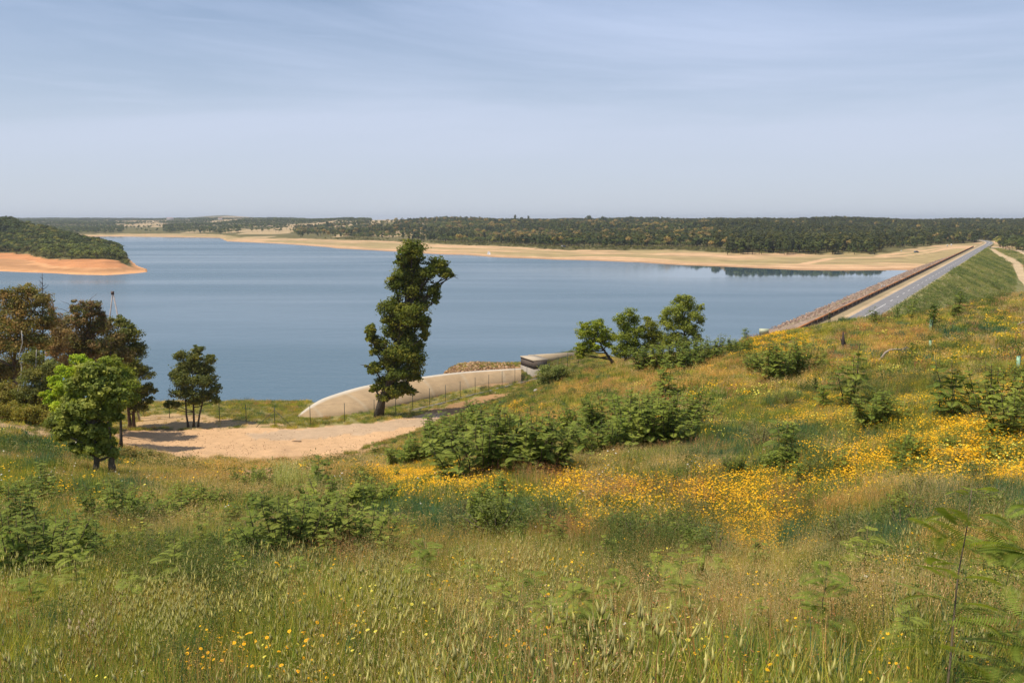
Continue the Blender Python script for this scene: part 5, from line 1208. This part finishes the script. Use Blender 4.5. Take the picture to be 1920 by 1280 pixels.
# smaller unnamed saplings spread over the slope
cnt = 0
while cnt < 120:
    x_ = rng.uniform(20, 1910); y_ = rng.uniform(640, 1100)
    if y_ < 1000 - .0 * x_ and x_ < 640: y_ = rng.uniform(920, 1150)
    if x_ < 1000 and y_ < 880: continue
    if x_ < 1400 and y_ < 760: continue
    b = hit(x_, y_)
    if b[1] > 120: continue
    put_mimosa('slender' if rng.random() < .6 else 'dense', (x_, y_), np.clip(rng.uniform(.35, 1.1) * 1663 / b[1], 12, 80), 'small mimosa seedling growing loose in the meadow', .9, 'loose mimosa seedlings', 'mimosa_seedling', 'seedling'); cnt += 1
# other rounded scrub between the mimosas
sb_meshes = []
for q, cb in enumerate([(.17, .20, .055), (.13, .17, .045), (.22, .21, .08)]):
    mb = MB(); g = np.random.default_rng(700 + q); nc = 26; cc_ = g.normal(size=(nc, 3)); cc_ /= np.linalg.norm(cc_, axis=1)[:, None]; cc_ *= g.uniform(.3, .95, nc)[:, None] * (.62, .62, .4); cc_[:, 2] += .45
    w_ = g.integers(0, nc, 1500); dd = g.normal(size=(1500, 3)); dd /= np.linalg.norm(dd, axis=1)[:, None]; P_ = cc_[w_] + dd * g.uniform(.04, .22, 1500)[:, None]; P_[:, 2] = np.abs(P_[:, 2])
    mb.leaves(P_, g.uniform(.03, .065, 1500), np.array(cb) * g.uniform(.75, 1.25, nc)[w_][:, None] * g.uniform(.85, 1.15, 1500)[:, None], nrm=dd * .6 + (0, 0, .5), asp=.4, jit=.8)
    m2 = MB()
    for k in range(9): e = cc_[k]; m2.tube([(0, 0, -.05), e * (.4, .4, .6), e + (0, 0, .1)], [.018, .012, .004], (.15, .12, .08), 4)
    sb_meshes.append((mb.mesh('foliage', M_leaf), m2.mesh('stem', M_bark)))
cnt = 0
while cnt < 46:
    x_ = rng.uniform(30, 1905); y_ = rng.uniform(690, 1060)
    if (x_ < 700 and y_ < 930) or (x_ < 1000 and y_ < 880) or (x_ < 1300 and y_ < 740): continue
    b = hit(x_, y_); H_ = rng.uniform(.45, 1.1)
    root = empty('scrub_bush', b, 'small rounded olive scrub bush in the meadow between the mimosas', 'bush', 'rounded scrub bushes of the slope'); root.scale = (H_ * rng.uniform(1, 1.5), H_ * rng.uniform(1, 1.5), H_); root.rotation_euler = (0, 0, rng.uniform(0, 6.28))
    for nm, me in zip(('foliage', 'stem'), sb_meshes[cnt % 3]):
        o = bpy.data.objects.new(nm, me); C.objects.link(o); o.parent = root
    cnt += 1
yg = [((1075, 1262), 200, 2.9 + 1.2, 'young mimosa with spread fern like fronds at the bottom centre'), ((1112, 1290), 150, 3.6, 'lowest young mimosa at the bottom centre, fronds touching the frame edge'), ((1195, 1265), 130, 4.2, 'young mimosa right of the bottom centre ones, leaning over the dry grass'), ((1275, 1205), 170, 5.4, 'tall thin young mimosa with a reddish stem in the centre foreground'),
      ((1540, 1260), 180, 4.4, 'young mimosa in front of the blue green clump at lower right'), ((1610, 1190), 150, 6.5, 'young mimosa rising before the blue green clump'), ((940, 1210), 130, 5.5, 'young mimosa with pale shoots left of the bottom centre'), ((1420, 1200), 90, 5.2, 'tiny young mimosa in the pinkish dry grass'), ((250, 1150), 110, 6.5, 'young mimosa with drooping fronds at lower left'), ((60, 1200), 120, 6.0, 'young mimosa at the lower left edge'), ((800, 1120), 120, 7.5, 'young mimosa in the middle foreground beside the small cypress'),
      ((1000, 1180), 100, 6.5, 'young mimosa above the bottom centre group'), ((1690, 1290), 120, 3.4, 'young mimosa at the bottom right with striped shadowed fronds'), ((450, 1110), 90, 8.0, 'young mimosa below the lush left foreground shrub')]
yg += [((1030, 1240), 150, 4.6, 'young mimosa left of the bottom centre pair, with upright fronds'), ((1150, 1215), 120, 5.6, 'young mimosa behind the bottom centre group'), ((1230, 1140), 110, 7, 'young mimosa beside the pine seedling'), ((880, 1160), 90, 7.5, 'young mimosa below the small cypress'), ((1345, 1110), 80, 8, 'young mimosa right of the pine seedling'),
       ((330, 1120), 120, 7.5, 'young mimosa with broad fronds in the left foreground grass'), ((150, 1130), 130, 7.2, 'young mimosa beside the lush shrub at the left edge'), ((560, 1150), 90, 7.6, 'young mimosa in the pale barley below the lush left shrubs'), ((1830, 1150), 130, 6.2, 'young mimosa at the lower right in dry grass'), ((1880, 1210), 170, 5.4, 'young mimosa close to the lower right edge')]
for b, h, yd_, lab in yg: put_mimosa('young', b, h * 1.2, lab, 1.15, name='young_mimosa', cat='sapling', yd=max(yd_ * 1.25, 5.3))
for b, h, yd_, lab, tl in (((1760, 1330), 560, 3.9, 'large blurred mimosa frond plant leaning in from the bottom right corner', (0, .45)), ((1930, 1330), 470, 4.1, 'mimosa plant cut by the right edge in the bottom corner', (0, 0))):
    r_ = put_mimosa('young', b, h, lab, 1.0, name='young_mimosa', cat='sapling', yd=yd_); r_.rotation_euler = (0, tl[1], 1.0)

# ------------------------------------------------------------------ small planted and found things
def seedling(name, label, base, hpx, wpx, cols, n=260, dark=(.09, .07, .05)):
    b = hit(*base); sc = b[1] / F * 1.02; mb = MB(); H_ = hpx * sc; W_ = wpx * sc
    root = empty(name, b, label, 'seedling')
    P_ = np.c_[rng.normal(0, W_ * .22, n), rng.normal(0, W_ * .22, n), H_ * (.25 + .75 * rng.random(n))]; P_[:, :2] *= (1.25 - P_[:, 2] / H_ * .8)[:, None]
    mb.leaves(P_, H_ * .11, np.array(cols)[rng.integers(0, len(cols), n)] * rng.uniform(.8, 1.2, n)[:, None], nrm=np.tile((0, 0, .8), (n, 1)), jit=1, asp=.5); mb.build('foliage', M_leaf, root)
    mt = MB(); mt.tube([(0, 0, -.1), (.01 * H_, 0, H_ * .6)], [H_ * .03, H_ * .015], dark, 5); mt.build('stem', M_bark, root)
    return root
seedling('broadleaf_seedling', 'bushy dark seedling growing out of the upper tree guard on the crest', (1749, 618), 46, 26, [(.12, .17, .03), (.08, .11, .025)])
seedling('broadleaf_seedling', 'dark seedling beside the road end, on the crest', (1682, 600), 24, 14, [(.10, .15, .03), (.07, .10, .025)], 140)
seedling('broadleaf_seedling', 'bright seedling right of the bleached branch', (1708, 672), 30, 14, [(.18, .24, .03), (.12, .17, .03)], 140)
seedling('broadleaf_seedling', 'dark narrow seedling at the end of the railing on the crest', (1554, 610), 24, 8, [(.06, .07, .03), (.08, .09, .03)], 100)
seedling('cypress_seedling', 'small dark conical cypress in the middle of the foreground', (855, 1085), 46, 26, [(.075, .10, .02), (.12, .14, .025)], 260)
seedling('broadleaf_seedling', 'dark seedling above the thicket, among green flowers', (1528, 748), 40, 12, [(.07, .10, .03), (.10, .13, .03)], 130)
# pine candle seedling
b = hit(1312, 1130); root = empty('pine_seedling', b, 'young pine with a cluster of upright yellow green candles in the foreground', 'seedling'); sc = b[1] / F
mb = MB()
for k in range(7):
    a = rng.uniform(0, 6.28); r_ = rng.uniform(0, 11) * sc; mb.tube([(math.cos(a) * r_ * .5, math.sin(a) * r_ * .5, 55 * sc), (math.cos(a) * r_, math.sin(a) * r_, rng.uniform(75, 108) * sc)], [3.2 * sc, 1.6 * sc], (.20, .25, .03), 6)
mb.build('candles', M_leaf, root)
mb = MB(); P_ = rng.normal(0, 11, (500, 3)) * sc; P_[:, 2] = rng.uniform(10, 66, 500) * sc; mb.leaves(P_, 13 * sc, np.array((.09, .15, .03)) * rng.uniform(.7, 1.3, 500)[:, None], asp=.1); mb.build('needles', M_leaf, root)
mb = MB(); mb.tube([(0, 0, -.05), (0, 0, 60 * sc)], [2.2 * sc, 1.2 * sc], (.14, .10, .07), 5); mb.build('stem', M_bark, root)
def guard(base, hpx, label, wpx=5.5, leafy=True, tilt=0):
    b = hit(*base); sc = b[1] / F * 1.02; root = empty('tree_guard', b, label, 'tree guard'); r_ = wpx * .5 * sc; H_ = hpx * sc; mb = MB()
    a = np.arange(14) * 2 * math.pi / 14; o_ = np.c_[np.cos(a) * r_, np.sin(a) * r_]; i_ = o_ * .9
    v = np.r_[np.c_[o_, np.full(14, -.1)], np.c_[o_ + (tilt * H_, 0), np.full(14, H_)], np.c_[i_ + (tilt * H_, 0), np.full(14, H_)], np.c_[i_, np.full(14, .05)]]; k = np.arange(14); k2 = (k + 1) % 14
    mb.add(v, np.concatenate([np.stack([k + q * 14, k2 + q * 14, k2 + q * 14 + 14, k + q * 14 + 14], -1) for q in range(3)]), (.30, .52, .34)); mb.build('tube', M_plastic, root)
    mb = MB(); mb.tube([(r_ * 1.3, 0, -.1), (r_ * 1.3, 0, H_ * 1.12)], r_ * .18, (.30, .25, .17), 5); mb.build('stake', M_wood, root)
    if leafy:
        mb = MB(); P_ = rng.normal(0, r_ * 1.3, (90, 3)); P_[:, 2] = H_ * (1 + rng.random(90) * .6); P_[:, 0] += tilt * H_; mb.leaves(P_, r_ * 1.1, np.array((.11, .16, .03)) * rng.uniform(.7, 1.3, 90)[:, None], asp=.5); mb.build('sprout', M_leaf, root)
guard((1908, 694), 27, 'pale green tree guard at the right edge with a dark sprout on top', 6.5)
guard((1745, 652), 14, 'short pale green tree guard with a bright sprout on the right slope', 5, tilt=-.1)
guard((1745, 618), 19, 'slim whitish tree guard under the bushy dark seedling on the crest', 4.5, False)
guard((1738, 579), 10, 'farthest pale green tree guard, just behind the crest', 4, False)
# pale tall grass tuft, thistle, dried oats, yellow mustard, orange stub, white rocks
b = hit(555, 925); root = MB(); sc = b[1] / F
for k in range(9):
    q = np.array([rng.uniform(-45, 45) * sc, rng.uniform(-30, 30) * sc, 0]); mb2 = MB(); tip, d = blades(mb2, 60, 14 * sc, 34 * sc, 70 * sc, 1.2 * sc, .25, [(.42, .45, .20), (.50, .50, .28), (.34, .38, .16)]); puffs(mb2, tip, 2, 2 * sc, 2.2 * sc, [(.55, .52, .33)], 2.5)
    for v_, c_ in zip(mb2.v, mb2.c): v_ += q
    root.v += mb2.v; root.c += mb2.c; root.f += [f + root.n for f in mb2.f]; root.n += mb2.n
tag(root.build('tall_pale_grass', M_meadow, loc=b), 'tall pale silvery grass tussock at the foot of the slope below the yard', 'grass tussock')
b = hit(487, 1225); sc = b[1] / F; mb = MB(); mb.tube([(0, 0, -.02), (1 * sc, 0, 30 * sc), (-1 * sc, 0, 58 * sc)], [1.6 * sc, 1.3 * sc, .6 * sc], (.46, .48, .40), 5); P_ = np.c_[rng.normal(0, 4, 70) * sc, rng.normal(0, 4, 70) * sc, rng.uniform(5, 60, 70) * sc]
mb.leaves(P_, 9 * sc, (.50, .54, .45), asp=.22); tag(mb.build('thistle', M_meadow, loc=b), 'silvery white thistle in the lower left foreground', 'thistle')
b = hit(165, 1235); sc = b[1] / F; mb = MB(); tip, d = blades(mb, 9, 12 * sc, 40 * sc, 85 * sc, 1.6 * sc, .35, [(.60, .48, .30)]); spikes(mb, np.repeat(tip, 3, 0) + rng.normal(0, 8, (27, 3)) * sc, np.repeat(d, 3, 0), 18 * sc, 3.4 * sc, (.66, .54, .37)); tag(mb.build('dried_oats', M_meadow, loc=b), 'cluster of dried cream coloured oat heads at lower left', 'dry plant')
b = hit(385, 1125); sc = b[1] / F; mb = MB(); tip, d = blades(mb, 7, 8 * sc, 22 * sc, 44 * sc, 1.4 * sc, .35, G1); discs(mb, np.repeat(tip, 7, 0) + rng.normal(0, 3.2, (49, 3)) * sc, 2.4 * sc, (.82, .78, .03), 1); tag(mb.build('mustard_plant', M_petal, loc=b), 'lemon yellow mustard flower head in the left foreground', 'flower')
b = hit(1688, 1118); sc = b[1] / F; mb = MB(); tip, d = blades(mb, 24, 26 * sc, 16 * sc, 50 * sc, 1.4 * sc, .3, G1); discs(mb, np.repeat(tip, 4, 0) + rng.normal(0, 4, (96, 3)) * sc, 3.4 * sc, (.84, .52, .01), 1); tag(mb.build('ragwort_plant', M_petal, loc=b), 'tall clump of deep yellow flowers standing alone in the lower right meadow', 'flower')
mb = MB()
for k in range(5): 
    r2 = rock_mesh(.28, (.66, .64, .60), 60 + k); q = np.array([(k - 2) * .45, rng.uniform(-.3, .3), .1])
    mb.v += [v_ + q for v_ in r2.v]; mb.c += r2.c; mb.f += [f + mb.n for f in r2.f]; mb.n += r2.n
tag(mb.build('white_rubble', M_stone, loc=hit(1020, 734)), 'few whitish stones in the grass below the grey green bush', 'stones', kind='stuff')
q = rng.uniform(size=(2600, 2)) * (640, 90) + (200, 768); g3 = at_z(q[:, 0], q[:, 1], 10.0); g3[:, 2] = ground(g3[:, 0], g3[:, 1]); kk = near_class(*project(g3[:, 0], g3[:, 1], g3[:, 2]), g3[:, 0], g3[:, 1])
g3 = g3[(kk > 0) & (fbm(g3[:, 0] / 3, g3[:, 1] / 4, 555) > .42)]; n = len(g3)
scatter('yard_gravel', g3, rots(n, 1), np.repeat(rng.uniform(.04, .22, n)[:, None] ** 1.1, 3, 1), rng.integers(0, 4, n), rk2, 'loose brown stones scattered over the sandy yard', 'gravel')
# yard litter
mb = rock_mesh(.5, (.20, .13, .08), 71); tag(mb.build('fallen_branch', M_stone, loc=hit(556, 827)), 'small dark brown lump lying on the sandy yard', 'debris').scale = (1.7, .5, .3)
# sign panel on the crest
b = hit(1432, 634); sc = b[1] / F; root = empty('sign_board', b, 'weathered pale green board on two legs on the crest beside the lake', 'sign')
mb = MB(); mb.box((0, 0, 13 * sc), (17.5 * sc, .06, 10.5 * sc), (.50, .54, .40), -.15); mb.build('panel', M_metal, root)
mb = MB(); mb.box((0, -.04, 13 * sc), (16 * sc, .01, .5 * sc), (.40, .45, .33), -.15); mb.box((0, -.04, 10.5 * sc), (13 * sc, .01, .5 * sc), (.42, .46, .35), -.15); mb.build('faded_line', M_metal, root)
for q in (-1, 1):
    mb = MB(); mb.box((q * 6.5 * sc, q * -1.0 * sc + .05, 5 * sc), (.07, .07, 12 * sc), (.22, .2, .16)); mb.build('leg', M_wood, root)

# ------------------------------------------------------------------ far small things
def car(px, py, z, L_, rz, paint, label, name='parked_car', van=False):
    b = at_z(px, py, z); b[2] = ground(b[0], b[1])[0]; root = empty(name, b, label, 'van' if van else 'car'); root.rotation_euler = (0, 0, rz); s = L_ / 4.4
    prof_ = [(-2.2, .35), (-2.2, .95), (-2.0, 1.05), (-1.75, 1.75), (.45, 1.8), (1.15, 1.12), (2.1, .95), (2.2, .35)] if not van else [(-2.2, .35), (-2.2, 2.1), (1.3, 2.1), (1.85, 1.25), (2.2, 1.1), (2.2, .35)]
    P_ = np.array(prof_) * s; n = len(P_); v = np.r_[np.c_[P_[:, 0], np.full(n, -.85 * s), P_[:, 1]], np.c_[P_[:, 0], np.full(n, .85 * s), P_[:, 1]]]; mb = MB(); k = np.arange(n); k2 = (k + 1) % n
    mb.add(v, [np.stack([k, k2, k2 + n, k + n], -1)[:, ::-1], np.array([list(range(n))]), np.array([list(range(2 * n - 1, n - 1, -1))])], paint); mb.build('body', M_carpaint, root)
    mb = MB()
    for q in (-1, 1): mb.box(np.array((-.6, q * .86, 1.4)) * s, np.array((1.9, .02, .45)) * s, (.03, .035, .04))
    mb.build('window', M_carpaint, root)
    for qx in (-1.35, 1.35):
        for qy in (-.8, .8):
            mb = MB(); mb.tube([(qx * s, (qy - .1) * s, .34 * s), (qx * s, (qy + .1) * s, .34 * s)], .34 * s, (.03, .03, .03), 12); mb.build('wheel', M_plastic, root)
car(1718.5, 469.3, 7, 4.9, .1, (.05, .075, .10), 'dark blue car parked on the sandy track beyond the lake corner')
car(1057, 467, 4, 6.2, .1, (.07, .08, .12), 'dark vehicle parked at the edge of the wood above the pale beach')
b = at_z(916.5, 474.3, 2.5); b[2] = ground(b[0], b[1])[0]; root = empty('camping_tent', b, 'small white and grey tent on the open beach across the lake', 'tent')
mb = MB(); mb.add([(-1.9, -1.5, 0), (1.9, -1.5, 0), (1.9, 1.5, 0), (-1.9, 1.5, 0), (-.9, 0, 3.4), (1.1, 0, 3.2)], [np.array([(0, 1, 5, 4), (2, 3, 4, 5)]), np.array([(1, 2, 5), (3, 0, 4)])], (.40, .40, .42)); mb.build('canopy', M_plastic, root)
mb = MB(); mb.add([(1.94, -1.3, 0), (1.94, 1.3, 0), (1.16, 0, 3.0)], np.array([(0, 1, 2)]), (.8, .8, .8)); mb.add([(.2, -1.56, 0), (1.9, -1.56, 0), (1.12, -.1, 3.1)], np.array([(0, 1, 2)]), (.8, .8, .8)); mb.build('door_flap', M_plastic, root)
def slab(px, py, z, w, h, col, name, label, cat, d=.15):
    b = at_z(px, py, z); b[2] = ground(b[0], b[1])[0]; mb = MB(); mb.box((0, 0, h * .62), (w, d, h * .72), col); mb.box((-w * .35, 0, h * .2), (.12, .12, h * .5), (.3, .3, .3)); mb.box((w * .35, 0, h * .2), (.12, .12, h * .5), (.3, .3, .3)); return tag(mb.build(name, M_metal, loc=b), label, cat)
slab(1776, 463, 7, 1.3, 2.8, (.55, .56, .55), 'notice_board', 'greyish upright notice board beside the far track, left one of two', 'notice board')
slab(1783.5, 462, 7, 1.3, 3.0, (.8, .8, .8), 'notice_board', 'bright white upright notice board beside the far track, right one of two', 'notice board')
slab(1690, 468, 6.5, 1.0, 1.9, (.75, .75, .75), 'marker_sign', 'tiny white sign at the wood edge left of the dark blue car', 'sign')
b = at_z(1862, 464.5, 7.6); b[2] = ground(b[0], b[1])[0]; mb = MB()
for k in range(7): mb.box(((k - 3) * 1.75, rng.uniform(-.2, .2), .55), (1.6, .6, 1.35), (.66, .62, .56), rng.uniform(-.1, .1))
tag(mb.build('block_barrier', M_conc, loc=b), 'row of whitish concrete blocks closing the track at the road bend', 'barrier')
b = dpt(0, 9.0, 7.3); s0, t0 = dam_st(*at_z(1643, 541, 7.2)[:2]); b = dpt(s0, 8.6, 7.4); root = empty('survey_marker', b, 'small white topped survey marker on stone facing of the dam', 'marker')
for q in (-.55, .55):
    mb = MB(); mb.tube([(q, 0, -.3), (q, 0, 1.1)], [.12, .1], (.45, .45, .45), 6); mb.tube([(q, 0, 1.1), (q, 0, 1.5)], [.34, .08], (.82, .82, .82), 8); mb.build('post', M_metal, root)
def house(px, Y, z, w, d, h, label, roof=(.36, .17, .10), wall=(.80, .78, .74)):
    b = np.array([(px - 960) / F * Y, Y, 0.0]); b[2] = z if z else ground(b[0], b[1])[0]; root = empty('white_house', b, label, 'house')
    mb = MB(); mb.box((0, 0, h / 2 - 1), (w, d, h + 2), wall); mb.build('wall', M_conc, root)
    mb = MB(); mb.add([(-w / 2 - .4, -d / 2 - .4, h), (w / 2 + .4, -d / 2 - .4, h), (w / 2 + .4, d / 2 + .4, h), (-w / 2 - .4, d / 2 + .4, h), (-w / 2 - .4, 0, h * 1.35), (w / 2 + .4, 0, h * 1.35)], [np.array([(0, 1, 5, 4), (2, 3, 4, 5)]), np.array([(1, 2, 5), (3, 0, 4)])], roof); mb.build('roof', M_conc, root)
    for k in range(int(w / 5)):
        mb = MB(); mb.box((-w / 2 + 3 + k * 5, -d / 2 - .02, h * .5), (1.4, .1, h * .35), (.08, .09, .10)); mb.build('window', M_plastic, root)
house(325, 3900, 38, 26, 12, 6, 'long white farmhouse on the far skyline, above the pale fields on the left')
house(418, 4100, 39, 17, 10, 6, 'short white farmhouse on the far skyline, left of the distant blue hill')
house(1908, 2300, 0, 18, 10, 5, 'pale house among the trees on the skyline at the right edge')
